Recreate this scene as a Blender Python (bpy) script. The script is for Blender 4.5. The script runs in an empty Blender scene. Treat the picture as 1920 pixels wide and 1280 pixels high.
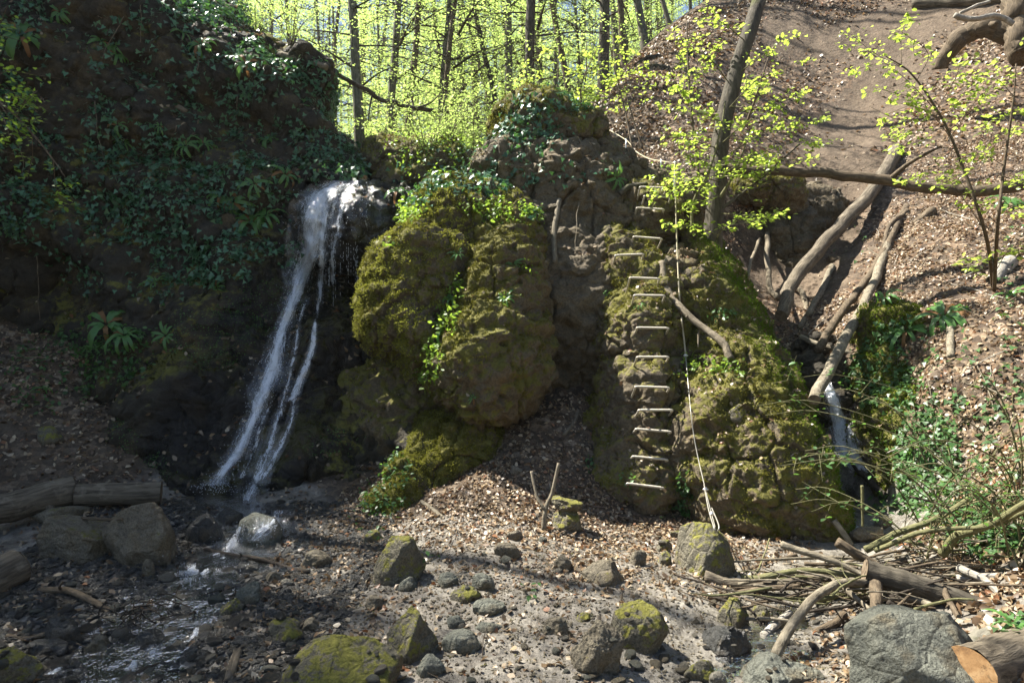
import bpy, math, random
import numpy as np
from mathutils import Vector, Matrix
from mathutils.bvhtree import BVHTree

SC = bpy.context.scene
COL = SC.collection
R = math.radians
CZ = 1.7                     # eye height
FOC = 1280.0                 # focal length in pixels of the 1920 px wide photograph
rng = np.random.default_rng(7)
random.seed(7)

def W(px, py, d):
    "world point seen at pixel (px,py) of the photograph at depth d"
    return np.array([(px - 960) / FOC * d, d, CZ - (py - 640) / FOC * d])

# ------------------------------------------------------------------ noise
_perm = np.random.default_rng(11).permutation(4096).astype(np.int32)
_g = np.random.default_rng(12).normal(size=(4096, 3)).astype(np.float32)
_g /= np.linalg.norm(_g, axis=1)[:, None]
def _h(ix, iy, iz):
    return _perm[(ix + _perm[(iy + _perm[iz & 4095]) & 4095]) & 4095]
def perlin(p):
    p = np.asarray(p, np.float32)
    i = np.floor(p).astype(np.int32); f = p - i
    u = f * f * f * (f * (f * 6 - 15) + 10)
    out = 0
    for dx in (0, 1):
        wx = u[:, 0] if dx else 1 - u[:, 0]
        for dy in (0, 1):
            wy = u[:, 1] if dy else 1 - u[:, 1]
            for dz in (0, 1):
                wz = u[:, 2] if dz else 1 - u[:, 2]
                g = _g[_h(i[:, 0] + dx, i[:, 1] + dy, i[:, 2] + dz)]
                dot = g[:, 0] * (f[:, 0] - dx) + g[:, 1] * (f[:, 1] - dy) + g[:, 2] * (f[:, 2] - dz)
                out = out + wx * wy * wz * dot
    return out * 1.5
def fbm(p, scale=1.0, octs=4, gain=.5, seed=0, ridge=False):
    p = np.asarray(p, np.float32) * scale + np.float32(seed * 17.31 + 100)
    a, s, out = 1.0, 0.0, 0
    for _ in range(octs):
        n = perlin(p)
        if ridge: n = 1 - 2 * np.abs(n)
        out = out + a * n; s += a; a *= gain
        p = p * 2.03 + 31.7
    return out / s
def worley(p, scale=1.0, seed=0):
    p = np.asarray(p, np.float32) * scale + np.float32(seed * 13.7 + 200)
    i = np.floor(p).astype(np.int32); f = p - i
    f1 = np.full(len(p), 9., np.float32); f2 = f1.copy()
    for dx in (-1, 0, 1):
        for dy in (-1, 0, 1):
            for dz in (-1, 0, 1):
                h = _h(i[:, 0] + dx, i[:, 1] + dy, i[:, 2] + dz)
                o = _g[h] * .35 + .5
                d = np.sqrt(((o + np.array([dx, dy, dz], np.float32) - f) ** 2).sum(1))
                f2 = np.minimum(f2, np.maximum(d, f1)); f1 = np.minimum(f1, d)
    return f1, f2
def sstep(a, b, x):
    t = np.clip((x - a) / (b - a), 0, 1); return t * t * (3 - 2 * t)

# ------------------------------------------------------------------ mesh helpers
def mesh_obj(name, verts, faces, mats=(), parent=None, smooth=True, attrs=None, midx=None):
    """faces: list of int arrays (n,k), one array per polygon size"""
    me = bpy.data.meshes.new(name)
    verts = np.ascontiguousarray(verts, np.float32)
    faces = [np.asarray(f, np.int32) for f in faces if len(f)]
    me.vertices.add(len(verts)); me.vertices.foreach_set('co', verts.ravel())
    loops = np.concatenate([f.ravel() for f in faces])
    sizes = np.concatenate([np.full(len(f), f.shape[1], np.int32) for f in faces])
    me.loops.add(len(loops)); me.loops.foreach_set('vertex_index', loops)
    me.polygons.add(len(sizes))
    st = np.zeros(len(sizes), np.int32); st[1:] = np.cumsum(sizes)[:-1]
    me.polygons.foreach_set('loop_start', st)
    if midx is not None: me.polygons.foreach_set('material_index', np.asarray(midx, np.int32))
    me.polygons.foreach_set('use_smooth', np.full(len(sizes), smooth, bool))
    for k, a in (attrs or {}).items():
        a = np.asarray(a, np.float32)
        if a.ndim == 1:
            at = me.attributes.new(k, 'FLOAT', 'POINT'); at.data.foreach_set('value', a)
        else:
            if a.shape[1] == 3: a = np.concatenate([a, np.ones((len(a), 1), np.float32)], 1)
            at = me.attributes.new(k, 'FLOAT_COLOR', 'POINT'); at.data.foreach_set('color', np.ascontiguousarray(a).ravel())
    for m in (mats if isinstance(mats, (list, tuple)) else [mats]): me.materials.append(m)
    me.update(calc_edges=True)
    o = bpy.data.objects.new(name, me); COL.objects.link(o)
    if parent is not None: o.parent = parent
    return o

class MB:
    "collects pieces of geometry for ONE mesh"
    def __init__(s): s.v = []; s.f = {}; s.n = 0; s.a = {}; s.m = {}
    def add(s, v, faces, mat=0, **attrs):
        v = np.asarray(v, np.float32)
        for f in (faces if isinstance(faces, list) else [faces]):
            f = np.asarray(f, np.int32)
            if not len(f): continue
            s.f.setdefault(f.shape[1], []).append(f + s.n)
            s.m.setdefault(f.shape[1], []).append(np.full(len(f), mat, np.int32))
        s.v.append(v); s.n += len(v)
        for k, a in attrs.items():
            a = np.asarray(a, np.float32)
            if a.ndim == 0: a = np.full(len(v), a)
            elif a.ndim == 1 and len(a) != len(v): a = np.tile(a, (len(v), 1))
            s.a.setdefault(k, []).append(a)
    def build(s, name, mats, parent=None, smooth=True):
        ks = list(s.f)
        return mesh_obj(name, np.concatenate(s.v), [np.concatenate(s.f[k]) for k in ks], mats, parent, smooth,
                        {k: np.concatenate(a) for k, a in s.a.items()}, np.concatenate([np.concatenate(s.m[k]) for k in ks]))

def tag(o, label=None, cat=None, group=None, kind=None):
    if label: o['label'] = label
    if cat: o['category'] = cat
    if group: o['group'] = group
    if kind: o['kind'] = kind
    return o
def empty(name, loc=(0, 0, 0), rz=0.0):
    o = bpy.data.objects.new(name, None); COL.objects.link(o)
    o.location = loc; o.rotation_euler = (0, 0, rz); o.empty_display_size = .1
    return o
def copy_thing(o, loc=None, rot=None, scale=None):
    c = o.copy(); COL.objects.link(c)
    for ch in o.children:
        d = ch.copy(); COL.objects.link(d); d.parent = c
        for g in ch.children:
            e = g.copy(); COL.objects.link(e); e.parent = d
    if loc is not None: c.location = loc
    if rot is not None: c.rotation_euler = rot
    if scale is not None: c.scale = scale if hasattr(scale, '__len__') else (scale,) * 3
    return c

def spline(pts, n):
    "Catmull-Rom through pts -> n points"
    p = np.asarray(pts, float)
    if len(p) == 2: return p[0] + (p[1] - p[0]) * np.linspace(0, 1, n)[:, None]
    q = np.vstack([2 * p[0] - p[1], p, 2 * p[-1] - p[-2]])
    t = np.linspace(0, len(p) - 1 - 1e-6, n); i = t.astype(int); f = (t - i)[:, None]
    a, b, c, d = q[i], q[i + 1], q[i + 2], q[i + 3]
    return .5 * (2 * b + (c - a) * f + (2 * a - 5 * b + 4 * c - d) * f ** 2 + (3 * b - a - 3 * c + d) * f ** 3)
def tube(path, rad, sides=8, caps=True, rough=0.0, seed=0):
    "-> verts, [quads, tris]"
    p = np.asarray(path, float); n = len(p); rad = np.broadcast_to(np.asarray(rad, float), (n,))
    t = np.gradient(p, axis=0); t /= np.linalg.norm(t, axis=1)[:, None] + 1e-9
    up = np.array([0, 0, 1.]) if abs(t[0, 2]) < .9 else np.array([0, 1., 0])
    u = np.cross(t[0], up); u /= np.linalg.norm(u)
    V = np.zeros((n, sides, 3)); an = np.arange(sides) / sides * 2 * np.pi
    for i in range(n):
        u = u - t[i] * np.dot(u, t[i]); u /= np.linalg.norm(u) + 1e-9
        w = np.cross(t[i], u)
        V[i] = p[i] + (np.cos(an)[:, None] * u + np.sin(an)[:, None] * w) * rad[i]
    v = V.reshape(-1, 3)
    if rough:
        c = np.repeat(p, sides, 0); dv = v - c
        v = c + dv * (1 + rough * fbm(v + seed, 1.6 / max(rad.max(), .01), 3)[:, None])
    a = (np.arange(n - 1)[:, None] * sides + np.arange(sides)[None]).ravel()
    b = (np.arange(n - 1)[:, None] * sides + (np.arange(sides)[None] + 1) % sides).ravel()
    q = np.stack([a, b, b + sides, a + sides], 1)
    tr = np.zeros((0, 3), int)
    if caps:
        v = np.vstack([v, p[0], p[-1]]); k = n * sides; s = np.arange(sides); s2 = (s + 1) % sides
        tr = np.vstack([np.stack([s2, s, np.full(sides, k)], 1), np.stack([s + (n - 1) * sides, s2 + (n - 1) * sides, np.full(sides, k + 1)], 1)])
    return v, [q, tr]

def frames(n, t):
    "rotation matrices with z=n and y close to t"
    n = n / (np.linalg.norm(n, axis=1)[:, None] + 1e-9)
    x = np.cross(t, n); x /= np.linalg.norm(x, axis=1)[:, None] + 1e-9
    y = np.cross(n, x)
    return np.stack([x, y, n], 2)
def instance(tv, tf, pos, rot, scale):
    "template (verts, faces arrays) stamped N times -> verts, faces"
    tv = np.asarray(tv, np.float32); N = len(pos); scale = np.asarray(scale, np.float32)
    if scale.ndim == 1: scale = scale[:, None]
    v = np.einsum('nij,nkj->nki', rot.astype(np.float32), tv[None] * scale[:, None, :]) + pos[:, None, :].astype(np.float32)
    off = (np.arange(N) * len(tv))[:, None, None]
    return v.reshape(-1, 3), [(np.asarray(f)[None] + off).reshape(-1, np.shape(f)[1]) for f in tf]
def unit(v): return v / (np.linalg.norm(v, axis=-1, keepdims=True) + 1e-9)
def rnd_dirs(n): return unit(rng.normal(size=(n, 3)))

# leaf templates: y is the leaf's length, z its face normal
LEAF6 = (np.array([[0, 0, 0], [-.3, .35, .07], [.3, .35, .07], [0, .4, 0], [-.2, .75, .02], [.2, .75, .02], [0, 1, -.1], [0, .75, -.04]]),
         [np.array([[0, 3, 1, 1], [0, 2, 3, 3]])[:, :3], np.array([[1, 3, 7, 4], [3, 2, 5, 7]]), np.array([[4, 7, 6], [7, 5, 6]])])
LEAF4 = (np.array([[0, 0, 0], [-.32, .45, .06], [.32, .45, .06], [0, 1, 0]]), [np.array([[0, 2, 1], [1, 2, 3]])])
IVY = (np.array([[0, 0, 0], [-.5, .05, .06], [-.25, .4, .02], [0, .35, -.05], [.5, .05, .06], [.25, .4, .02], [0, 1, -.08], [-.3, -.15, .0], [.3, -.15, 0]]),
       [np.array([[0, 3, 2, 1], [0, 4, 5, 3], [2, 3, 5, 6]]), np.array([[0, 1, 7], [0, 8, 4]])])

# ------------------------------------------------------------------ implicit surfaces
def surface_nets(F, o, h):
    nx, ny, nz = F.shape
    ins = F < 0
    c = np.zeros((nx - 1, ny - 1, nz - 1), np.int8)
    for dx in (0, 1):
        for dy in (0, 1):
            for dz in (0, 1): c += ins[dx:nx - 1 + dx, dy:ny - 1 + dy, dz:nz - 1 + dz]
    act = (c > 0) & (c < 8); idx = -np.ones(act.shape, np.int64)
    I = np.argwhere(act); idx[act] = np.arange(len(I))
    S = np.zeros((len(I), 3)); K = np.zeros(len(I))
    corners = [(a, b, d) for a in (0, 1) for b in (0, 1) for d in (0, 1)]
    for a in corners:
        for ax in range(3):
            if a[ax]: continue
            b = list(a); b[ax] = 1
            fa = F[I[:, 0] + a[0], I[:, 1] + a[1], I[:, 2] + a[2]]; fb = F[I[:, 0] + b[0], I[:, 1] + b[1], I[:, 2] + b[2]]
            m = (fa < 0) != (fb < 0); t = np.where(m, fa / np.where(m, fa - fb, 1), 0)
            P = np.array(a, float) + 0 * S; P[:, ax] = t
            S += P * m[:, None]; K += m
    v = (I + S / K[:, None]) * h + np.array(o)
    qs = []
    for ax in range(3):
        sl0 = [slice(1, n - 1) for n in (nx, ny, nz)]; sl1 = list(sl0); sl0[ax] = slice(0, (nx, ny, nz)[ax] - 1); sl1[ax] = slice(1, None)
        a0 = ins[tuple(sl0)]; a1 = ins[tuple(sl1)]
        E = np.argwhere(a0 != a1); flip = a0[tuple(E.T)]
        base = E + 1; base[:, ax] -= 1
        u, w = [k for k in range(3) if k != ax]
        def at(du, dw):
            q = base.copy(); q[:, u] -= du; q[:, w] -= dw; return idx[tuple(q.T)]
        quad = np.stack([at(1, 1), at(0, 1), at(0, 0), at(1, 0)], 1)
        if ax == 1: flip = ~flip
        quad[~flip] = quad[~flip][:, ::-1]
        qs.append(quad)
    return v, np.concatenate(qs)
def smin(a, b, k):
    h = np.clip(.5 + .5 * (b - a) / k, 0, 1); return b + (a - b) * h - k * h * (1 - h)
def smax(a, b, k): return -smin(-a, -b, k)
def ellipsoid(X, c, r, tilt=0.0, yaw=0.0, pitch=0.0):
    M = Matrix.Rotation(R(yaw), 3, 'Z') @ Matrix.Rotation(R(pitch), 3, 'X') @ Matrix.Rotation(R(tilt), 3, 'Y')
    M = np.array(M.transposed(), np.float32)
    d = [X[i] - np.float32(c[i]) for i in range(3)]
    q = [(M[i, 0] * d[0] + M[i, 1] * d[1] + M[i, 2] * d[2]) for i in range(3)]
    k0 = np.sqrt(sum((q[i] / r[i]) ** 2 for i in range(3))); k1 = np.sqrt(sum((q[i] / r[i] ** 2) ** 2 for i in range(3)))
    return k0 * (k0 - 1) / (k1 + 1e-6)
def grid3(lo, hi, h):
    ax = [np.arange(lo[i], hi[i] + h, h, dtype=np.float32) for i in range(3)]
    return np.meshgrid(*ax, indexing='ij')
def subdivided(v, q, levels=1):
    o = mesh_obj('tmp', v, [q])
    m = o.modifiers.new('s', 'SUBSURF'); m.levels = levels; m.render_levels = levels
    e = o.evaluated_get(bpy.context.evaluated_depsgraph_get()); me = e.to_mesh()
    nv = np.zeros(len(me.vertices) * 3, np.float32); me.vertices.foreach_get('co', nv)
    nq = np.zeros(len(me.loops), np.int32); me.loops.foreach_get('vertex_index', nq)
    e.to_mesh_clear(); old = o.data; bpy.data.objects.remove(o); bpy.data.meshes.remove(old)
    return nv.reshape(-1, 3), nq.reshape(-1, 4)
def vnormals(v, q):
    n = np.zeros_like(v, dtype=np.float64)
    fn = np.cross(v[q[:, 2]] - v[q[:, 0]], v[q[:, 3 if q.shape[1] > 3 else 1]] - v[q[:, 1 if q.shape[1] > 3 else 0]])
    if q.shape[1] == 3: fn = -fn
    for k in range(q.shape[1]):
        for a in range(3): n[:, a] += np.bincount(q[:, k], fn[:, a], len(v))
    return unit(n)
def tps(P, Z, reg=.02):
    "thin plate spline through scattered 2-D points"
    P = np.asarray(P, float); Z = np.asarray(Z, float); n = len(P)
    def U(d2): return .5 * d2 * np.log(d2 + 1e-9)
    K = U(((P[:, None] - P[None]) ** 2).sum(2)) + reg * np.eye(n)
    Q = np.hstack([np.ones((n, 1)), P]); A = np.zeros((n + 3, n + 3)); A[:n, :n] = K; A[:n, n:] = Q; A[n:, :n] = Q.T
    w = np.linalg.solve(A, np.concatenate([Z, np.zeros(3)]))
    def f(q):
        q = np.asarray(q, float); out = np.zeros(len(q))
        for s in range(0, len(q), 20000):
            b = q[s:s + 20000]; out[s:s + 20000] = U(((b[:, None] - P[None]) ** 2).sum(2)) @ w[:n] + w[n] + b @ w[n + 1:]
        return out
    return f
# ------------------------------------------------------------------ materials
class NT:
    def __init__(s, name):
        s.m = bpy.data.materials.new(name); s.m.use_nodes = True; s.t = s.m.node_tree; s.t.nodes.clear()
        s.out = s.n('ShaderNodeOutputMaterial')
    def n(s, typ, inp=None, **kw):
        x = s.t.nodes.new(typ)
        for k, v in kw.items(): setattr(x, k, v)
        for k, v in (inp or {}).items(): s.set(x, k, v)
        return x
    def set(s, x, k, v):
        i = x.inputs[k]
        if hasattr(v, 'is_output') and v.is_output: s.t.links.new(v, i)
        else:
            if isinstance(v, (tuple, list)) and len(v) == 3 and i.type == 'RGBA': v = (*v, 1)
            i.default_value = v
    def coord(s): return s.n('ShaderNodeTexCoord').outputs['Object']
    def pos(s): return s.n('ShaderNodeNewGeometry').outputs['Position']
    def noise(s, vec, scale, detail=4, rough=.6, dist=0.0):
        return s.n('ShaderNodeTexNoise', {'Vector': vec, 'Scale': scale, 'Detail': detail, 'Roughness': rough, 'Distortion': dist}).outputs['Fac']
    def voro(s, vec, scale, feature='F1', out='Distance'):
        return s.n('ShaderNodeTexVoronoi', {'Vector': vec, 'Scale': scale}, feature=feature).outputs[out]
    def ramp(s, fac, stops, interp='LINEAR'):
        x = s.n('ShaderNodeValToRGB', {'Fac': fac}); e = x.color_ramp.elements; x.color_ramp.interpolation = interp
        while len(e) < len(stops): e.new(.5)
        for a, (p, c) in zip(e, stops):
            a.position = p; a.color = (*c, 1) if hasattr(c, '__len__') else (c, c, c, 1)
        return x.outputs['Color']
    def mix(s, fac, a, b, mode='MIX'):
        x = s.n('ShaderNodeMix', data_type='RGBA', blend_type=mode)
        s.set(x, 0, fac); s.set(x, 6, a); s.set(x, 7, b); return x.outputs[2]
    def math(s, op, a, b=0.0, clamp=False):
        x = s.n('ShaderNodeMath', operation=op, use_clamp=clamp); s.set(x, 0, a); s.set(x, 1, b); return x.outputs[0]
    def attr(s, name, out='Fac'): return s.n('ShaderNodeAttribute', attribute_name=name).outputs[out]
    def bump(s, h, strength=.5, dist=.02, normal=None):
        i = {'Height': h, 'Strength': strength, 'Distance': dist}
        if normal is not None: i['Normal'] = normal
        return s.n('ShaderNodeBump', i).outputs['Normal']
    def bsdf(s, col, rough=.8, normal=None, spec=.3, **kw):
        i = {'Base Color': col, 'Roughness': rough, 'Specular IOR Level': spec}; i.update(kw)
        if normal is not None: i['Normal'] = normal
        return s.n('ShaderNodeBsdfPrincipled', i).outputs[0]
    def done(s, sh): s.t.links.new(sh, s.out.inputs['Surface']); return s.m

M = {}
def leaf_mat(name, dif, tra, fac=.5, gloss=.15, rough=.4, attr=False, var=.25):
    t = NT(name)
    if attr:
        c = t.attr('col', 'Color'); d = t.mix(1.0, c, dif, 'MULTIPLY'); e = t.mix(1.0, c, tra, 'MULTIPLY')
    else:
        r = t.n('ShaderNodeNewGeometry').outputs['Random Per Island']
        k = t.ramp(r, [(0, 1 - var), (1, 1 + var)])
        d = t.mix(1.0, dif, k, 'MULTIPLY'); e = t.mix(1.0, tra, k, 'MULTIPLY')
    a = t.bsdf(d, rough, spec=gloss * 2)
    b = t.n('ShaderNodeBsdfTranslucent', {'Color': e}).outputs[0]
    M[name] = t.done(t.n('ShaderNodeMixShader', {0: fac, 1: a, 2: b}).outputs[0])
leaf_mat('fresh_leaf', (.2, .27, .05), (.47, .61, .09), .6, .3)
leaf_mat('forest_leaf', (.24, .29, .08), (.47, .62, .16), .62, .3)
leaf_mat('shrub_leaf', (.12, .2, .03), (.30, .45, .05), .5, .15)
leaf_mat('ivy_leaf', (.06, .15, .075), (.09, .22, .04), .25, .3, .35, var=.45)
leaf_mat('fern_leaf', (.085, .19, .05), (.2, .4, .06), .35, .25, .35)
leaf_mat('herb_leaf', (.06, .13, .04), (.14, .28, .04), .35, .2, .4, var=.4)
leaf_mat('dry_leaf', (1.15, 1.1, 1.05), (.7, .55, .42), .28, .25, .42, attr=True)
leaf_mat('moss_tuft', (1, 1, 1), (1.1, 1.15, .8), .35, .02, .9, attr=True)
leaf_mat('brown_frond', (.22, .12, .05), (.3, .15, .05), .3, .1, .6)

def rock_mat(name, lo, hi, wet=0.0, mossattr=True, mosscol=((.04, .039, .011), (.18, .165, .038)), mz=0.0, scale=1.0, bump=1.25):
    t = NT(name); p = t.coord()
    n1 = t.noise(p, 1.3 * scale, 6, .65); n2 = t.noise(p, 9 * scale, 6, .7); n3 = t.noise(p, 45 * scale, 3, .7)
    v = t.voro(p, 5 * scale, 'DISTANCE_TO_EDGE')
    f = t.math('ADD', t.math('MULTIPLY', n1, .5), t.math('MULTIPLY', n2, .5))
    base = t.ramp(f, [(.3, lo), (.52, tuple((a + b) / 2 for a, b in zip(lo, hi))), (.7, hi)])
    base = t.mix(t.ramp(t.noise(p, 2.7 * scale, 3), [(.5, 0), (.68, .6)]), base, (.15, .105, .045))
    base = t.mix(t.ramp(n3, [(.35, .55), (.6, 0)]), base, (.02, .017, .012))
    mc = t.ramp(t.math('ADD', t.math('MULTIPLY', n2, .6), t.math('MULTIPLY', n3, .4)), [(.3, mosscol[0]), (.7, mosscol[1])])
    if mossattr: k = t.attr('moss')
    else:
        nz = t.n('ShaderNodeSeparateXYZ', {0: t.n('ShaderNodeNewGeometry').outputs['Normal']}).outputs[2]
        k = t.math('ADD', t.math('ADD', t.math('MULTIPLY', nz, .45), mz - .3), t.math('MULTIPLY', t.math('SUBTRACT', n1, .5), 1.1))
    k = t.math('ADD', k, t.math('MULTIPLY', t.math('SUBTRACT', n2, .5), 1.6))
    k = t.ramp(k, [(.38, 0), (.55, 1)])
    col = t.mix(k, base, mc)
    h = t.math('ADD', t.math('MULTIPLY', n2, 1.0), t.math('MULTIPLY', n3, .35))
    h = t.math('ADD', h, t.math('MULTIPLY', t.ramp(v, [(0, 0), (.12, 1)]), .25))
    nm = t.bump(h, .8 * bump, .035)
    rough = t.mix(k, (.8 - wet * .55,) * 3, (.95,) * 3)
    if name == 'cliff_rock':            # rock kept wet by the falls
        wa = t.ramp(t.math('ADD', t.attr('wet'), t.math('MULTIPLY', t.math('SUBTRACT', n1, .5), .8)), [(.3, 0), (.6, 1)])
        col = t.mix(wa, col, t.mix(1.0, col, (.36, .36, .40), 'MULTIPLY')); rough = t.mix(wa, rough, (.28,) * 3)
    M[name] = t.done(t.bsdf(col, rough, nm, spec=.3 + wet * .3))
rock_mat('tufa', (.055, .043, .027), (.23, .185, .115))
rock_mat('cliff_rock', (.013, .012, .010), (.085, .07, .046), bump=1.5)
rock_mat('stone_grey', (.10, .105, .085), (.27, .275, .22), mossattr=False, mz=-.12, scale=2.0)
rock_mat('stone_mossy', (.1, .09, .065), (.3, .27, .19), mossattr=False, mz=.5, scale=2.0, mosscol=((.055, .055, .013), (.27, .255, .055)))
rock_mat('stone_brown', (.1, .085, .06), (.33, .285, .2), mossattr=False, mz=.14, scale=2.0, mosscol=((.045, .048, .012), (.18, .165, .03)))
rock_mat('stone_wet', (.02, .021, .02), (.085, .085, .075), .8, mossattr=False, mz=-.2, scale=2.0)
rock_mat('pebble', (.14, .13, .105), (.42, .385, .3), mossattr=False, mz=-.3, scale=3.0)
rock_mat('pebble_wet', (.03, .031, .031), (.12, .115, .1), .8, mossattr=False, mz=-.5, scale=3.0)

def ground_mat():
    t = NT('soil'); p = t.coord()
    n1 = t.noise(p, .7, 5, .6); n2 = t.noise(p, 6, 6, .7); n3 = t.noise(p, 40, 4, .7)
    f = t.math('ADD', t.math('MULTIPLY', n1, .4), t.math('MULTIPLY', n2, .6))
    soil = t.ramp(f, [(.3, (.035, .026, .018)), (.5, (.10, .075, .05)), (.7, (.2, .155, .11))])
    mud = t.ramp(n2, [(.3, (.06, .052, .042)), (.7, (.345, .315, .26))])
    wet = t.attr('wet')
    col = t.mix(t.ramp(wet, [(.1, 0), (.6, 1)]), soil, mud)
    path = t.attr('path')
    col = t.mix(path, col, t.ramp(n2, [(.3, (.10, .07, .045)), (.7, (.2, .15, .10))]))
    leafn = t.voro(p, 16, 'F1', 'Color'); lr = t.n('ShaderNodeSeparateColor', {0: leafn}).outputs[0]
    leafc = t.ramp(lr, [(0, (.05, .03, .018)), (.4, (.16, .095, .05)), (.7, (.26, .18, .115)), (.9, (.38, .29, .2))], 'CONSTANT')
    k = t.math('MULTIPLY', t.attr('litter'), t.ramp(t.noise(p, 5, 4), [(.38, 0), (.55, .8)]))
    col = t.mix(k, col, leafc)
    col = t.mix(t.ramp(n3, [(.35, .5), (.6, 0)]), col, (.015, .012, .01))
    h = t.math('ADD', n2, t.math('MULTIPLY', n3, .5))
    h = t.math('ADD', h, t.math('MULTIPLY', t.voro(p, 16), .35))
    rough = t.mix(wet, (.92,) * 3, t.ramp(n2, [(.4, .22), (.62, .75)]))
    M['soil'] = t.done(t.bsdf(col, rough, t.bump(h, .9, .03), spec=.35))
ground_mat()

def bark_mat(name, lo, hi, stretch=.18, scale=30, moss=0.0, rough=.85, along=False):
    if not along: bark_mat(name + '_lying', lo, hi, stretch, scale, moss, rough, True)
    t = NT(name); p = t.coord()
    if along: p = t.attr('bark_axis', 'Vector')
    q = t.n('ShaderNodeMapping', {'Vector': p, 'Scale': (1, 1, stretch)}).outputs[0]
    n = t.noise(q, scale, 5, .65, .3); n2 = t.noise(p, 2.2, 4, .6); n3 = t.noise(p, 9, 4)
    col = t.ramp(n, [(.3, lo), (.7, hi)])
    col = t.mix(t.ramp(n3, [(.55, 0), (.75, .5)]), col, tuple(min(1, x * 1.5 + .03) for x in hi))
    if moss: col = t.mix(t.ramp(n2, [(.62 - .3 * moss, 0), (.75 - .2 * moss, .9)]), col, (.06, .065, .015))
    M[name] = t.done(t.bsdf(col, rough, t.bump(n, .8, .02), spec=.2))
bark_mat('bark_grey', (.06, .055, .043), (.2, .185, .145), moss=.25)
bark_mat('bark_dark', (.03, .026, .02), (.11, .095, .07), moss=.1)
bark_mat('bark_brown', (.045, .034, .022), (.17, .13, .085), .3)
bark_mat('bark_log', (.035, .028, .02), (.21, .175, .125), .12, 34)
bark_mat('stick_pale', (.085, .07, .048), (.27, .235, .17), .4, 40)
bark_mat('stick_green', (.075, .075, .035), (.2, .19, .09), .4, 40)
bark_mat('stick_brown', (.05, .038, .025), (.17, .13, .085), .4, 40)
bark_mat('stick_dark', (.02, .016, .012), (.075, .06, .045), .4, 40)
bark_mat('deadwood', (.16, .14, .11), (.42, .39, .33), .4, 40)
bark_mat('root_pale', (.09, .075, .052), (.24, .2, .14), .4, 40)

def wood_cut():
    t = NT('cut_wood'); p = t.coord()
    l = t.n('ShaderNodeVectorMath', {0: p}, operation='LENGTH').outputs['Value']
    r = t.math('SINE', t.math('ADD', t.math('MULTIPLY', l, 1100.0), t.math('MULTIPLY', t.noise(p, 12, 3), 9.0)))
    col = t.ramp(t.math('ADD', t.math('MULTIPLY', r, .06), t.noise(p, 14, 5)), [(.3, (.12, .06, .025)), (.5, (.30, .17, .07)), (.75, (.46, .31, .16))])
    col = t.mix(t.ramp(t.noise(p, 30, 4, .7, 1.5), [(.55, 0), (.7, .75)]), col, (.06, .04, .025))
    M['cut_wood'] = t.done(t.bsdf(col, .75, t.bump(r, .2, .003)))
    t = NT('cut_old'); p = t.coord()
    M['cut_old'] = t.done(t.bsdf(t.ramp(t.noise(p, 20, 5), [(.3, (.09, .065, .04)), (.7, (.26, .2, .135))]), .85))
wood_cut()

def metal(name, col, rough, met, dirt=None):
    t = NT(name); p = t.coord(); n = t.noise(p, 60, 4)
    c = t.mix(t.ramp(n, [(.5, 0), (.8, .8)]), col, dirt or tuple(x * .45 for x in col))
    M[name] = t.done(t.bsdf(c, rough, t.bump(t.noise(p, 160, 2), .3, .003), spec=.5, Metallic=met))
metal('rung_metal', (.5, .465, .38), .5, .3, (.2, .11, .05))
metal('cable', (.38, .36, .3), .45, .4)
metal('rope', (.42, .37, .25), .85, 0)
metal('clamp', (.7, .7, .68), .35, .8)

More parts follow.
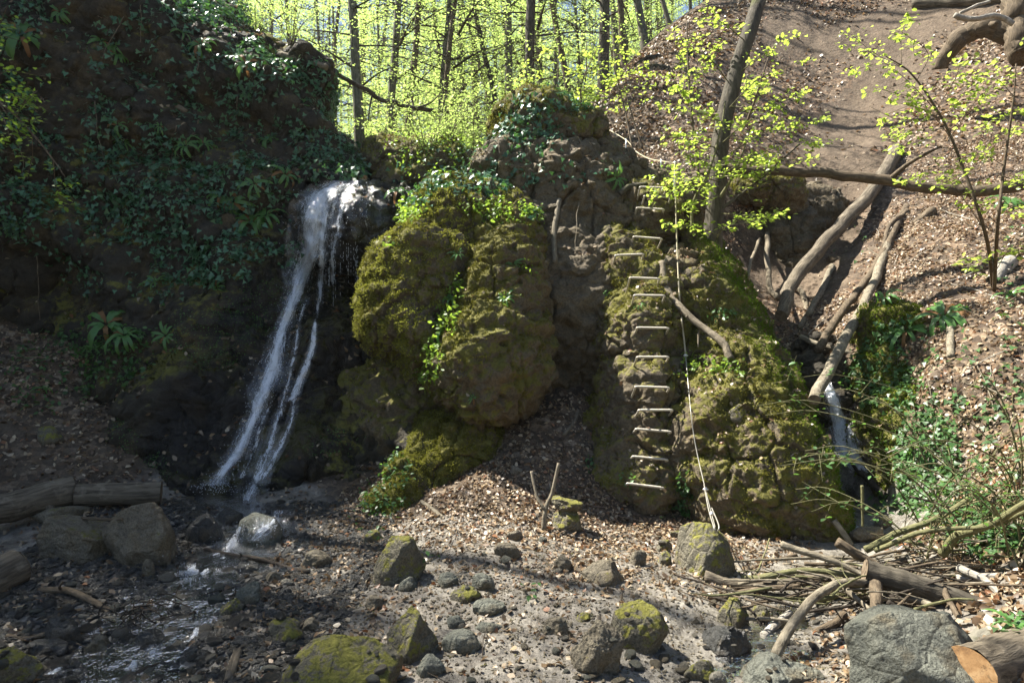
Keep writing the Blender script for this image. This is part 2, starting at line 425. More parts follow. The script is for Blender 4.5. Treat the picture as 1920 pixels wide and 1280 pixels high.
def waters():
    for nm, flow in (('falling_water', True), ('water_drop', False)):
        t = NT(nm); p = t.coord()
        nmx = t.bump(t.noise(p, 40, 4, .7), .6, .02)
        a = t.bsdf((.85, .88, .92), .18, nmx, spec=.8)
        b = t.n('ShaderNodeBsdfTranslucent', {'Color': (.82, .86, .92)}).outputs[0]
        c = t.n('ShaderNodeBsdfTransparent').outputs[0]
        gl = t.n('ShaderNodeBsdfGlossy', {'Color': (1, 1, 1), 'Roughness': .12, 'Normal': nmx}).outputs[0]
        wsh = t.n('ShaderNodeMixShader', {0: .4, 1: a, 2: b}).outputs[0]
        if not flow:
            M[nm] = t.done(t.n('ShaderNodeMixShader', {0: .25, 1: wsh, 2: c}).outputs[0]); continue
        uv = t.n('ShaderNodeAttribute', attribute_name='flow').outputs['Vector']
        q = t.n('ShaderNodeMapping', {'Vector': uv, 'Scale': (60, 7, 1)}).outputs[0]
        q2 = t.n('ShaderNodeMapping', {'Vector': uv, 'Scale': (17, 5.5, 1)}).outputs[0]
        q3 = t.n('ShaderNodeMapping', {'Vector': uv, 'Scale': (120, 60, 1)}).outputs[0]
        n = t.math('ADD', t.math('MULTIPLY', t.noise(q, 1, 4, .65, .9), .5), t.math('MULTIPLY', t.noise(q2, 1, 4, .6, 1.2), .6))
        n = t.math('ADD', n, t.math('MULTIPLY', t.math('SUBTRACT', t.noise(q3, 1, 2, .7), .5), .45))
        n = t.math('ADD', n, t.math('MULTIPLY', t.math('SUBTRACT', t.attr('edge'), .62), .38))
        film = t.n('ShaderNodeMixShader', {0: .05, 1: c, 2: gl}).outputs[0]
        M[nm] = t.done(t.n('ShaderNodeMixShader', {0: t.ramp(n, [(.555, 0), (.64, 1)]), 1: film, 2: wsh}).outputs[0])
    t = NT('stream_water'); p = t.coord()
    nm = t.bump(t.math('ADD', t.noise(p, 9, 4, .6, .6), t.math('MULTIPLY', t.noise(p, 40, 3), .35)), .45, .04)
    fr = t.n('ShaderNodeFresnel', {'IOR': 1.33, 'Normal': nm}).outputs[0]
    g = t.n('ShaderNodeBsdfGlossy', {'Color': (1, 1, 1), 'Roughness': .04, 'Normal': nm}).outputs[0]
    c = t.n('ShaderNodeBsdfTransparent', {'Color': (.6, .6, .55)}).outputs[0]
    M['stream_water'] = t.done(t.n('ShaderNodeMixShader', {0: fr, 1: c, 2: g}).outputs[0])
waters()
# ------------------------------------------------------------------ ground: one sheet
GP = [  # px, py, depth
 (1040,870,6.65),(1075,805,7.1),(1075,745,7.5),
 (1000,900,6.35),(900,960,5.95),(1050,960,6.1),(1180,985,6.15),(800,1010,5.5),(700,1000,5.9),(620,960,6.4),
 (400,915,7.0),(500,950,6.4),(300,960,6.2),(130,960,6.0),(20,985,5.9),(380,1080,4.85),(200,1070,5.0),(-150,1000,5.6),
 (100,800,7.3),(240,790,7.6),(60,700,7.9),(200,640,8.7),(40,640,8.8),(-200,700,7.5),(-300,560,7.6),(250,890,7.0),(100,890,6.7),
 (1240,1020,5.8),(1345,1020,5.75),(1450,1080,4.95),(1580,1000,6.0),(1650,960,6.7),(1600,930,7.0),
 (1590,850,7.3),(1555,735,7.9),(1530,650,8.6),(1500,600,9.4),(1450,540,10.4),(1425,450,11.3),
 (1690,600,7.7),(1760,640,7.0),(1700,760,6.6),(1740,880,6.2),(1700,950,6.2),(1780,800,6.2),
 (1900,700,6.2),(1900,900,5.1),(1900,1080,4.35),(1800,1060,4.8),(1700,1090,4.7),(1900,560,7.4),(1800,520,8.4),
 (1700,500,9.0),(1600,560,9.3),(1560,480,10.6),(1550,380,12),(1640,300,12.6),(1600,250,14),(1500,150,16),(1700,100,16),
 (1900,200,13),(1900,400,9.8),(1780,420,10),(1300,340,11.5),(1400,330,11.6),(1250,260,13),(1300,180,14.5),(1150,165,15.5),(1210,110,17),(1290,40,18.5),
 (1420,80,17),(1500,-60,20),(1800,-60,18),(2100,200,12),(2100,500,7.5),(2100,800,5),
]
P3 = [tuple(W(*g)) for g in GP] + [
 (0,0,-.05),(-3,0,-.05),(3,0,.15),(0,2.5,0),(-2,2.5,-.06),(2,2.5,.02),(-4,3,.05),(4,2,.6),(0,4,.02),(-1.5,4,-.05),(-3,4.2,-.04),(1.6,4,-.02),(2.6,3.6,.05),
 (0,5,.1),(1,5,.06),(0,-4,0),(-5,-4,.4),(5,-4,1.2),(-7,3,1.0),(-6,0,.6),(6,0,1.6),
 (-2,7.8,.6),(-3.6,7.8,.6),(-.6,7.8,.7),(.65,7.9,1.35),(1.6,7.6,.5),(2.6,6.8,.1),(3.3,6.7,.15),(-5,8.4,1.2),(-2.5,8.6,1.2),(0,8.8,1.6),(1.6,8.8,2.0),(2.6,8.2,1.2),
 (-2,10,3.3),(-4,10.5,3.6),(0,10.2,3.8),(1.2,10.5,4.0),(2.0,10.3,3.6),(-1.4,11,4.1),(0,12,4.5),(-2,13,4.5),(1.5,12.5,5.0),(-5,13,5),(-9,13,8),(-10,9,5),
 (-2,18,5.3),(1,17,6.4),(2.3,20,8.6),(4,24,11),(0,24,6.4),(-6,20,6),(-12,22,8),(-3,32,8),(6,34,11.5),(-14,36,10),(14,26,17),(18,40,20),(0,48,12),(-22,50,16),(20,60,24),(0,75,18),(-30,70,24),(14,12,8.5),(13,6,5),(20,18,14),(-16,14,10),(-14,4,4),(-20,26,14),
]
P3 = np.array(P3)
ground_f = tps(P3[:, :2], P3[:, 2], .03)
def seg_dist(q, pts):
    d = np.full(len(q), 1e9)
    for a, b in zip(pts[:-1], pts[1:]):
        a = np.array(a); b = np.array(b); ab = b - a
        t = np.clip(((q - a) @ ab) / (ab @ ab), 0, 1)
        d = np.minimum(d, np.linalg.norm(q - a - t[:, None] * ab, axis=1))
    return d
def XY(*l): return [W(*a)[:2] for a in l]
STREAM = XY((405,915,7.0),(470,950,6.4),(470,1000,5.8),(380,1070,4.9),(300,1150,4.25),(230,1230,3.7),(120,1330,3.2),(0,1500,2.5))
STREAM_R = XY((1590,880,7.2),(1640,960,6.6),(1600,1040,5.5),(1500,1100,4.8),(1380,1180,4.0),(1300,1260,3.5),(1150,1500,2.5))
PATH = XY((1690,70,16.5),(1640,140,15.3),(1590,250,14),(1560,340,12.2),(1520,440,11),(1480,520,10.3))
PATH2 = XY((1480,60,17.3),(1690,90,16.3),(1800,40,16.8))
PUDDLE = XY((520,1240,3.65),(590,1225,3.75))
def gz(q):
    q = np.asarray(q, float)
    z = ground_f(q); p = np.c_[q, 0 * z]
    near = sstep(14, 9, q[:, 1]); sd = seg_dist(q, STREAM); sr = seg_dist(q, STREAM_R)
    slope = sstep(.4, 2.0, z)
    z = z + fbm(p, .9, 4) * (.05 + .16 * slope) + fbm(p, 4.5, 4, .6) * (.022 + .03 * slope) + near * (fbm(p, 14, 3, .6) * .022 + fbm(p, 2.4, 3) * .03)
    z = z - .055 * np.exp(-(sd / .42) ** 2) - .05 * np.exp(-(sr / .45) ** 2)
    return z
def gh(x, y): return float(gz(np.array([[x, y]]))[0])

def axis(segs):
    o = []
    for a, b, s in segs: o.append(np.arange(a, b - 1e-6, s))
    return np.concatenate(o + [[segs[-1][1]]])
ax = axis([(-60,-20,4),(-20,-8,.5),(-8,-5.5,.1),(-5.5,5.5,.035),(5.5,9,.06),(9,14,.2),(14,24,.6),(24,60,4)])
ay = axis([(-6,2,.25),(2,3,.06),(3,8.5,.033),(8.5,13,.05),(13,20,.09),(20,30,.3),(30,90,2)])
gx, gy = np.meshgrid(ax, ay, indexing='xy'); q = np.c_[gx.ravel(), gy.ravel()]
z = gz(q); nx_, ny_ = len(ax), len(ay)
a = (np.arange(ny_ - 1)[:, None] * nx_ + np.arange(nx_ - 1)[None]).ravel()
quads = np.stack([a, a + 1, a + 1 + nx_, a + nx_], 1)
sd = np.minimum(seg_dist(q, STREAM), seg_dist(q, STREAM_R)); pd = seg_dist(q, PATH); pd2 = seg_dist(q, PATH2)
p3 = np.c_[q, z]
wetm = sstep(1.0, .35, sd + .3 * fbm(p3, 1.5, 3)) * sstep(.9, .5, z)
wetm = np.maximum(wetm, .75 * sstep(.35, .15, z + .1 * fbm(p3, 1.2, 3)) * sstep(6.4, 5.6, q[:, 1]))
pathm = np.maximum(sstep(.95, .35, pd + .9 * fbm(p3, .9, 3)), sstep(1.1, .3, pd2 + .8 * fbm(p3, .9, 3)))
litm = (1 - wetm) * (1 - .93 * pathm) * (.55 + .45 * sstep(.3, 1.2, z))
ground = tag(mesh_obj('ground', p3, [quads], M['soil'], attrs={'wet': wetm, 'path': pathm, 'litter': litm}), kind='structure')

# ------------------------------------------------------------------ rock masses
def finish_rock(name, v, q, mat, amp, mossf, parent=None, seed=0, levels=1, lump=.05, warp=.17, knobs=1.0):
    v, q = subdivided(v, q, levels)
    wv = np.c_[fbm(v, 1.3, 3, seed=seed + 11), fbm(v, 1.3, 3, seed=seed + 12), fbm(v, 1.5, 3, seed=seed + 13)]
    v = v + wv * warp + np.c_[fbm(v, 3.6, 2, seed=seed + 14), fbm(v, 3.6, 2, seed=seed + 15), fbm(v, 3.6, 2, seed=seed + 16)] * warp * .38
    n = vnormals(v, q)
    big = fbm(v, .9, 3, seed=seed) * amp[0]
    rid = fbm(v * np.array([1, 1, 1.6]), 2.3, 4, .55, seed=seed + 1, ridge=True) * amp[1]
    f1, f2 = worley(v + .15 * np.c_[fbm(v, 3, 2), fbm(v, 3, 2, seed=5), fbm(v, 3, 2, seed=9)], 3.2, seed)
    lum = (sstep(0, .22, f2 - f1) - .8) * lump * .35 * sstep(-.1, .3, fbm(v, 1.1, 2, seed=seed + 7)) + fbm(v, 5.5, 3, .6, seed=seed + 8, ridge=True) * lump * .55
    fine = fbm(v, 9, 4, .6, seed=seed + 2) * amp[2]
    g1, g2 = worley(v + .05 * np.c_[fbm(v, 9, 2), fbm(v, 9, 2, seed=5), fbm(v, 9, 2, seed=9)], 9.0, seed + 3)
    knob = (.55 - g1) * .075 * sstep(-.15, .25, fbm(v, 1.7, 3, seed=seed + 20)) * knobs
    pit = -.085 * sstep(.25, .6, fbm(v, 4.2, 3, .6, seed=seed + 21)) * knobs
    shelf = .05 * (np.abs(((v[:, 2] * 3.1 + fbm(v, 1.2, 3, seed=seed + 22) * 1.6) % 1) - .5) - .25) * 2 * sstep(.0, .35, fbm(v, .9, 2, seed=seed + 23)) * knobs
    c1, c2 = worley((v + .14 * np.c_[fbm(v, 2.4, 3, seed=31), fbm(v, 2.4, 3, seed=32), fbm(v, 2.4, 3, seed=33)]) * np.array([1, 1, .7]), 1.9, seed + 5)
    crack = (-.075 * np.exp(-((c2 - c1) / .035) ** 2) + (c1 - .5) * .05) * sstep(-.3, .1, fbm(v, .8, 2, seed=seed + 24)) * knobs
    v = v + n * (big + rid + lum + fine + knob + pit + shelf + crack)[:, None]
    n = vnormals(v, q)
    moss = mossf(v, n)
    return mesh_obj(name, v, [q], mat, parent, attrs={'moss': moss})

# --- left cliff (structure): a wall with a real top and right-hand end
CP = [(0,620,8.9),(100,640,8.9),(-200,620,8.2),(0,430,8.4),(0,300,8.5),(0,60,8.5),(-300,300,8.0),(-300,0,8.2),(150,300,8.75),(120,150,8.6),(140,500,8.8),
 (250,200,9.0),(250,450,8.55),(330,80,9.2),(400,100,9.3),(400,300,9.0),(420,450,8.5),(550,150,9.4),(550,330,9.0),(620,200,9.5),(300,600,8.3),(180,690,8.2),
 (400,600,8.0),(470,700,7.75),(350,800,7.35),(450,850,7.2),(250,850,7.35),(520,560,8.35),(500,800,7.35),(540,450,8.75),(560,380,8.95),(480,620,8.1),
 (620,480,9.4),(690,480,9.5),(660,560,9.2),(620,580,8.75),(660,640,8.3),(600,700,7.9),(680,760,7.8),(570,850,7.3),(640,890,7.15),(520,930,7.0),(420,920,7.05),(300,920,7.1),(760,850,7.4),(760,650,8.3),(800,450,9.6),(900,600,8.6),
 (500,-200,9.8),(0,-300,8.8),(300,1050,7.0),(600,1050,6.95),(0,1000,7.9),(800,1000,7.2),(-300,900,7.9),(-500,400,7.6)]
C3 = np.array([W(*c) for c in CP])
cliff_f = tps(C3[:, [0, 2]], C3[:, 1], .03)
lo, hi, hs = (-11.5, 6.4, -.5), (-.2, 14.5, 10.2), .068
X = grid3(lo, hi, hs)
x2, z2 = X[0][:, 0, :], X[2][:, 0, :]
yf = cliff_f(np.c_[x2.ravel(), z2.ravel()]).reshape(x2.shape)
# dipping strata: ledges that run down to the right
s_ = z2 + .62 * x2
pf = np.c_[x2.ravel(), 0 * x2.ravel(), z2.ravel()]
wob = fbm(pf, .8, 3).reshape(x2.shape)
led = (np.abs(((s_ * .85 + wob * .6) % 1.0) - .5) * 2)
yf = yf + (led - .5) * .34 * sstep(1.6, 2.6, z2) + fbm(pf, .55, 3, seed=3).reshape(x2.shape) * .35
F = (yf[:, None, :] - X[1]).astype(np.float32)
xr = -2.44 - .31 * np.clip(X[1] - 9.2, 0, 9) + .12 * np.sin(X[2] * 2.2) + 2.0 * sstep(4.35, 3.45, X[2])
F = smax(F, (X[0] - xr) * .9, .25)
top = 5.45 + .40 * np.clip(-2.5 - X[0], -1, 2.0) + .95 * np.clip(-4.5 - X[0], 0, 5) + .22 * (X[1] - 9.2) + .25 * np.sin(X[0] * 2.1 + 1) * .5 - 0  # unseen left part of the top raised to shade the ground below
tb = np.where(X[0] > -2.2, 3.1 - .0 * X[0], 99)      # low shelf to the right of the cliff's end
F = smax(F, (X[2] - np.minimum(top, 99)) * .8, .3)
F = smin(F, ellipsoid(X, W(668, 425, 9.15), (.62, .72, .62), tilt=4), .12)       # tufa dome under the lip
F = smin(F, ellipsoid(X, W(625, 345, 9.3), (.5, .6, .22)), .1)
F = smin(F, ellipsoid(X, W(735, 430, 9.2), (.38, .6, .7), tilt=10), .1)
F = smin(F, ellipsoid(X, W(610, 690, 8.35), (.55, .6, .55)), .2)
F = smin(F, ellipsoid(X, W(596, 322, 9.8), (.55, .7, .45)), .2)                 # green shoulder left of the lip
F = smin(F, ellipsoid(X, W(370, 760, 8.0), (.55, .55, .55)), .2)
F = smin(F, ellipsoid(X, W(290, 820, 7.75), (.42, .45, .6)), .15)
F = smin(F, ellipsoid(X, W(540, 870, 7.45), (.5, .35, .3), tilt=-30), .15)
v, qd = surface_nets(F, lo, hs); del F, X
def cliff_moss(v, n):
    return .22 + .65 * fbm(v, 1.1, 5, seed=4) + .25 * n[:, 2] - .1 * sstep(3.0, 5.5, v[:, 2])
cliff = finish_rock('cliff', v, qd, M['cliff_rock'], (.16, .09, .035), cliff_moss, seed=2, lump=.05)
tag(cliff, kind='structure')
_n = len(cliff.data.vertices); _v = np.zeros(_n * 3, np.float32); cliff.data.vertices.foreach_get('co', _v); _v = _v.reshape(-1, 3)
_wp = [W(x, y, 8.3)[[0, 2]] for x, y in ((670,345),(600,400),(580,500),(545,590),(515,680),(480,780),(430,880),(410,915))]; _wq = [W(x, y, 8.3)[[0, 2]] for x, y in ((690,380),(660,560),(590,720),(540,840),(480,930))]
_d = np.minimum(seg_dist(_v[:, [0, 2]], _wp), seg_dist(_v[:, [0, 2]], _wq))
cliff.data.attributes.new('wet', 'FLOAT', 'POINT').data.foreach_set('value', sstep(1.1, .15, _d).astype(np.float32))

# --- central outcrop: one thing of several rock parts
def sdf_mass(parts, h, k, pad=.35, cut=None):
    lo = np.min([np.array(c) - max(r) - pad for c, r, *_ in parts], 0); hi = np.max([np.array(c) + max(r) + pad for c, r, *_ in parts], 0)
    lo[2] = max(lo[2], -.6)
    X = grid3(lo, hi, h); F = None
    for c, r, *rest in parts:
        e = ellipsoid(X, c, r, *(rest or []))
        F = e if F is None else smin(F, e, k)
    for P0, nn, kk in (cut or []):
        F = smax(F, (X[0] - P0[0]) * nn[0] + (X[1] - P0[1]) * nn[1] + (X[2] - P0[2]) * nn[2], kk)
    F[:, :, 0] = 1; F[:, :, -1] = 1; F[0] = 1; F[-1] = 1; F[:, 0] = 1; F[:, -1] = 1
    return surface_nets(F.astype(np.float32), lo, h)
outcrop = empty('rock_outcrop', (.6, 7.2, 0))
tag(outcrop, 'tall mossy tufa outcrop in the middle with iron rungs up its face', 'rock')
def moss_f(bias, left=.35, up=.35, seed=0, low=0.0):
    return lambda v, n: bias - left * n[:, 0] + up * n[:, 2] + .4 * fbm(v, 1.4, 4, seed=seed) - low * sstep(1.2, .2, v[:, 2])
def part(name, parts, h, k, mat, amp, mf, seed, lump=.05, cut=None, warp=.17):
    v, qd = sdf_mass(parts, h, k, cut=cut)
    o = finish_rock(name, v - np.array(outcrop.location), qd, mat, amp, (lambda vv, n: mf(vv + np.array(outcrop.location), n)), outcrop, seed, lump=lump, levels=2, warp=warp)
    return o
body = part('rock_body', [
 (W(1060,640,9.42), (1.75,1.75,2.1)), (W(1050,420,9.5), (1.35,1.3,.95)), (W(1120,850,8.8), (1.3,1.45,1.0)),
 (W(1035,345,9.4), (.95,1.0,.38)), (W(820,345,9.9), (1.0,.9,.5), 12), (W(770,790,8.3), (.95,.8,.8)), (W(960,330,9.1),(.5,.6,.3)),
 (W(870,960,7.3),(.7,.8,.35)), (W(1225,395,9.6),(.7,.9,.42)), (W(728,318,10.2),(.4,.5,.36)), (W(1262,800,7.35),(.4,.5,.85)), (W(1262,560,8.2),(.35,.5,.6))],
 .075, .3, M['tufa'], (.12, .10, .04), lambda v, n: .12 + .3 * n[:, 2] + .3 * fbm(v, 1.4, 4) + .3 * sstep(-.2, -.9, v[:, 0]) - .3*sstep(.15,.4,v[:,0])*sstep(1.2,.9,v[:,0]), 3, .07)
lobe_a = part('left_lobe', [
 (W(855,435,8.45), (.58,.75,.55), 20), (W(785,530,8.0), (.5,.8,.68), 25), (W(740,600,7.85), (.34,.7,.42), 25), (W(810,630,7.75), (.40,.72,.55), -25), (W(905,425,8.45),(.58,.65,.42)), (W(830,540,8.0), (.5,.8,.6))],
 .045, .22, M['tufa'], (.09, .10, .05), moss_f(.48, .4, .3, 1), 5, .085, warp=.13)
bulge = part('front_bulge', [
 (W(958,455,8.2), (.36,.6,.5), 8), (W(940,560,7.75), (.42,.75,.75), 14), (W(918,700,7.3), (.56,.72,.5)), (W(925,640,7.45), (.52,.74,.65), 8)],
 .045, .3, M['tufa'], (.06, .09, .045), moss_f(.46, .2, .2, 2), 6, .075, warp=.10)
foot = part('mossy_foot', [
 (W(850,850,7.2), (.42,.5,.3), 25), (W(790,905,6.85), (.33,.4,.22), 35), (W(745,955,6.55), (.2,.3,.16), 40), (W(900,850,7.25), (.4,.4,.25))],
 .04, .25, M['tufa'], (.05, .04, .03), moss_f(.62, .2, .35, 3), 7, .03)
butt = part('rung_buttress', [
 (W(1190,890,7.05), (.42,.65,.6)), (W(1200,770,7.3), (.45,.7,.55)), (W(1195,640,7.75), (.46,.7,.6)), (W(1170,520,8.3), (.42,.65,.55)),
 (W(1200,420,8.75), (.45,.6,.5)), (W(1235,580,8.1), (.4,.6,.5)), (W(1100,820,7.7),(.4,.5,.4))],
 .045, .22, M['tufa'], (.07, .07, .03), lambda v, n: .38 + .25 * n[:, 2] + .5 * fbm(v, 1.2, 4, seed=8), 8, .06)
_A = W(1392,470,8.2); _B = W(1592,1030,6.3); _fn = unit(np.cross(_B - _A, np.array([.22, 1, .05]))); _fn = _fn if _fn[0] > 0 else -_fn
cone = part('right_cone', [
 (W(1410,900,6.75), (.72,.85,.95)), (W(1480,960,6.7), (.5,.7,.7)), (W(1380,740,7.5), (.8,.85,.78)), (W(1365,600,8.0), (.58,.75,.75)),
 (W(1340,480,8.4), (.33,.6,.7)), (W(1290,600,8.1), (.4,.6,.6)), (W(1320,800,6.95), (.4,.6,.6)), (W(1470,850,7.2),(.55,.6,.85)), (W(1420,660,7.8),(.6,.7,.8)), (W(1290,900,7.0),(.35,.5,.7))],
 .05, .2, M['tufa'], (.10, .08, .03), lambda v, n: .56 + .25 * n[:, 2] + .3 * n[:, 0] + .45 * fbm(v, 1.2, 4, seed=9), 9, .06, cut=[(_A, _fn, .12), (W(1335,500,7.6), unit(np.array([.67, -.46, .58])), .15)], warp=.12)
crest = part('crest_boulder', [
 (W(1010,250,9.35), (.6,.6,.5)), (W(1075,258,9.25), (.42,.5,.38), 25), (W(985,275,9.2), (.42,.5,.42))],
 .045, .15, M['tufa'], (.08, .07, .03), moss_f(.4, .2, .2, 4), 10, .06)
for nm_, lb in ((lobe_a, 'left lobe with sunlit moss on its edge'), (bulge, 'rounded dark mossy bulge overhanging at its base'), (foot, 'low sunlit mossy foot'),
                (butt, 'bare brown buttress that carries the rungs'), (cone, 'broad cone with moss down its right flank, coloured greener for glancing sun'), (crest, 'ivy-covered boulder on the crest')):
    nm_['label'] = lb

# --- other rock masses
def mass(name, parts, h, k, mat, amp, mf, seed, label, cat='rock', lump=.05):
    v, qd = sdf_mass(parts, h, k, .25)
    o = finish_rock(name, v, qd, mat, amp, mf, None, seed, lump=lump, levels=2)
    return tag(o, label, cat)
rbank = mass('mossy_bank_rock', [(W(1665,640,8.0), (.3,.45,.4)), (W(1660,740,7.6), (.33,.5,.45)), (W(1690,830,7.1), (.42,.45,.35)), (W(1740,800,7.0),(.5,.5,.4)), (W(1650,880,7.2),(.25,.3,.2)), (W(1730,900,6.6),(.38,.35,.35)), (W(1700,830,6.9),(.3,.3,.3))],
 .045, .15, M['tufa'], (.08,.07,.03), lambda v, n: .6 + .3*n[:,2] + .3*fbm(v,1.5,3,seed=3), 12, 'green moss-covered rock face right of the small side waterfall')
mudr = mass('eroded_mud_rock', [(W(1490,470,11.4), (.45,.55,.75)), (W(1515,420,12.0), (.5,.6,.6)), (W(1465,400,11.8),(.35,.5,.4))],
 .06, .2, M['tufa'], (.1,.1,.04), lambda v, n: 0*v[:,0] - .1 + .3*fbm(v,1.5,3), 13, 'bare brown eroded rock under the fallen trunk on the right slope')
mossb = mass('mossy_slope_rock', [(W(1430,345,11.3), (.42,.45,.28)), (W(1465,365,11.2), (.3,.4,.25))], .05, .15, M['tufa'], (.08,.08,.03), lambda v, n: .45 + .3*n[:,2] + .3*fbm(v,1.5,3), 14,
 'small mossy rock jutting out just beneath the long horizontal trunk')
wetr = mass('wet_gully_rock', [(W(1530,760,8.1), (.3,.5,.55)), (W(1525,680,8.6),(.3,.4,.3)), (W(1560,900,7.6),(.25,.4,.3))], .045, .12, M['cliff_rock'], (.07,.07,.03), lambda v, n: 0*v[:,0] - .1 + .3*fbm(v,1.5,3), 15,
 'dark wet rock in the gully left of the side waterfall')

# ------------------------------------------------------------------ ray tools on the finished terrain
def bvh_of(o):
    me = o.data; n = len(me.vertices); v = np.zeros(n * 3, np.float32); me.vertices.foreach_get('co', v)
    v = v.reshape(-1, 3)
    if o.parent: v = v + np.array(o.parent.location)
    return BVHTree.FromPolygons(v.tolist(), [tuple(p.vertices) for p in me.polygons])
ROCKS = {o.name: bvh_of(o) for o in (cliff, body, lobe_a, bulge, foot, butt, cone, crest, rbank, mudr, mossb, wetr)}
GB = bvh_of(ground)
BV = list(ROCKS.values()) + [GB]
CAM = Vector((0, 0, CZ))
def cast(o, d, bv=None, far=60):
    best = None
    for b in (bv or BV):
        h = b.ray_cast(o, d, far if best is None else best[2])
        if h[0] is not None and (best is None or h[3] < best[2]): best = (h[0], h[1], h[3])
    return best
def hit(px, py, bv=None):
    d = Vector(((px - 960) / FOC, 1, -(py - 640) / FOC)).normalized()
    h = cast(CAM, d, bv)
    if h is None: return None
    n = h[1] if h[1].dot(d) < 0 else -h[1]
    return h[0], n, h[0].y
def drop(x, y, z=30):
    h = cast(Vector((x, y, z)), Vector((0, 0, -1)), far=80)
    return h
# ------------------------------------------------------------------ falling water
def smooth(a, k=5):
    w = np.ones(k) / k; p = np.pad(a, (k // 2, k // 2), 'edge'); return np.convolve(p, w, 'valid')
def water_strands(mb, path, count, wander=1.0, rmin=.003, rmax=.010, seed=0, npts=40, lift=.03, span=(.25, 1.0)):
    g = np.random.default_rng(seed); P = np.array(path, float)
    for k in range(count):
        L = g.uniform(*span); a = g.uniform(0, 1 - L); n = max(6, int(npts * L))
        c = spline(P, 80); t = np.linspace(a, a + L, n) * 79; i = np.minimum(t.astype(int), 78); f = (t - i)[:, None]
        c = c[i] * (1 - f) + c[i + 1] * f
        lat = g.normal() * .5; wob = fbm(np.c_[t * .12, np.full(n, k * 3.1), np.zeros(n)], 1, 3, seed=seed) * wander
        px = c[:, 0] + (lat + wob) * c[:, 2]; py = c[:, 1] + (g.normal() * .2) * c[:, 2] * .3
        d = np.array([(hit(x, y) or (0, 0, 8.))[2] for x, y in zip(px, py)])
        d = np.minimum(smooth(d, 5), d) - lift - .03 * abs(g.normal())
        pts = np.array([W(x, y, dd) for x, y, dd in zip(px, py, d)])
        r = g.uniform(rmin, rmax) * (1 + .6 * fbm(np.c_[t * .8, np.full(n, k * 5.), np.zeros(n)], 1, 2)); r = np.clip(r, .0015, None); r[0] = r[-1] = .001
        v, f = tube(pts, r, 5, False)
        v = v + .35 * r.mean() * rng.normal(size=v.shape)
        mb.add(v, f)
def droplets(mb, path, count, spread, seed, lift=.06, size=(.003, .008)):
    g = np.random.default_rng(seed); P = spline(np.array(path, float), 200)
    tet = np.array([[0, 0, 1.6], [.9, 0, -.3], [-.45, .8, -.3], [-.45, -.8, -.3]]); tf = np.array([[0, 1, 2], [0, 2, 3], [0, 3, 1], [1, 3, 2]])
    pos = []
    for k in range(count):
        c = P[g.integers(200)]; x = c[0] + g.normal() * c[2] * spread; y = c[1] + g.normal() * 8
        h = hit(x, y)
        if h: pos.append(W(x, y, h[2] - lift * g.uniform(.3, 2)))
    pos = np.array(pos); n = len(pos)
    v, f = instance(tet, [tf], pos, frames(rnd_dirs(n) * .3 + [0, 0, 1], rnd_dirs(n)), g.uniform(*size, n))
    mb.add(v, f)
def ribbon(mb, path, seed, wid=1.0, lift=.03, nu=15, nv=130, wig=.35, push=.03, dens=0.0):
    "one sheet of falling water: follows the rock, ragged at the sides"
    P = spline(np.array(path, float), nv); u = np.linspace(-1, 1, nu); t = np.linspace(0, 1, nv)
    g = np.random.default_rng(seed); L = np.r_[0, np.cumsum(np.hypot(*np.diff(P[:, :2], axis=0).T))] / FOC * 8.2
    sh = fbm(np.c_[L * 2.2, 0 * L + seed * 7.7, 0 * L], 1, 3) * wig; wd = wid * (1 + .45 * fbm(np.c_[L * 3.0, 0 * L + seed * 3.1 + 9, 0 * L], 1, 3))
    PX = P[:, 0:1] + (u[None] * wd[:, None] + sh[:, None]) * P[:, 2:3]; PY = np.repeat(P[:, 1:2], nu, 1)
    D = np.zeros((nv, nu))
    for a in range(nv):
        for b in range(nu):
            h = hit(PX[a, b], PY[a, b]); D[a, b] = h[2] if h else 8.2
    for b in range(nu): D[:, b] = np.minimum(smooth(D[:, b], 7), D[:, b])
    V = np.array([[W(PX[a, b], PY[a, b], D[a, b] - lift) for b in range(nu)] for a in range(nv)])
    V[:, :, 1] -= push * (1 + fbm(np.c_[V.reshape(-1, 3)] + seed, 7, 3).reshape(nv, nu))
    um = (PX - P[:, 0:1]) * D / FOC
    fl = np.stack([um + seed * 1.7, np.repeat(L[:, None], nu, 1) + seed * .77, 0 * um + seed], 2)
    k = (np.arange(nv - 1)[:, None] * nu + np.arange(nu - 1)[None]).ravel()
    ed = (1 - np.abs(u[None]) ** 1.7) * np.minimum(1, np.minimum(t, 1 - t) * 14 + .35)[:, None]
    mb.add(V.reshape(-1, 3), np.stack([k, k + 1, k + 1 + nu, k + nu], 1), flow=fl.reshape(-1, 3), edge=ed.ravel() + dens)
MAIN = [(640,340,24),(606,368,32),(592,405,34),(586,450,29),(573,500,24),(560,540,18),(546,580,15),(531,620,13),(519,660,15),(510,700,20),(493,740,18),(481,775,13),(466,810,13),(450,845,15),(427,875,13),(406,908,17)]
FALL2 = [(592,598,5),(590,640,7),(578,680,8),(563,715,9),(546,752,10)]
LIP = [(672,338,30),(684,372,36),(692,415,38),(698,455,30)]
FOOT = [(526,765,8),(508,835,20),(485,890,26),(462,942,28)]
w = MB()
for k in range(3): ribbon(w, MAIN, 1 + k, [1.05, .8, .55][k], [.02, .05, .09][k])
ribbon(w, [(612,380,12),(606,440,11),(603,500,10),(599,575,8)], 5, .9, .1, 9, 60)
for k in range(2): ribbon(w, FALL2, 6 + k, [1.2, .7][k], [.02, .05][k], 9, 70)
ribbon(w, MAIN, 40, 1.6, .025, 21, 130, dens=-.27); ribbon(w, MAIN[:6], 41, 1.6, .06, 19, 90, dens=-.1)
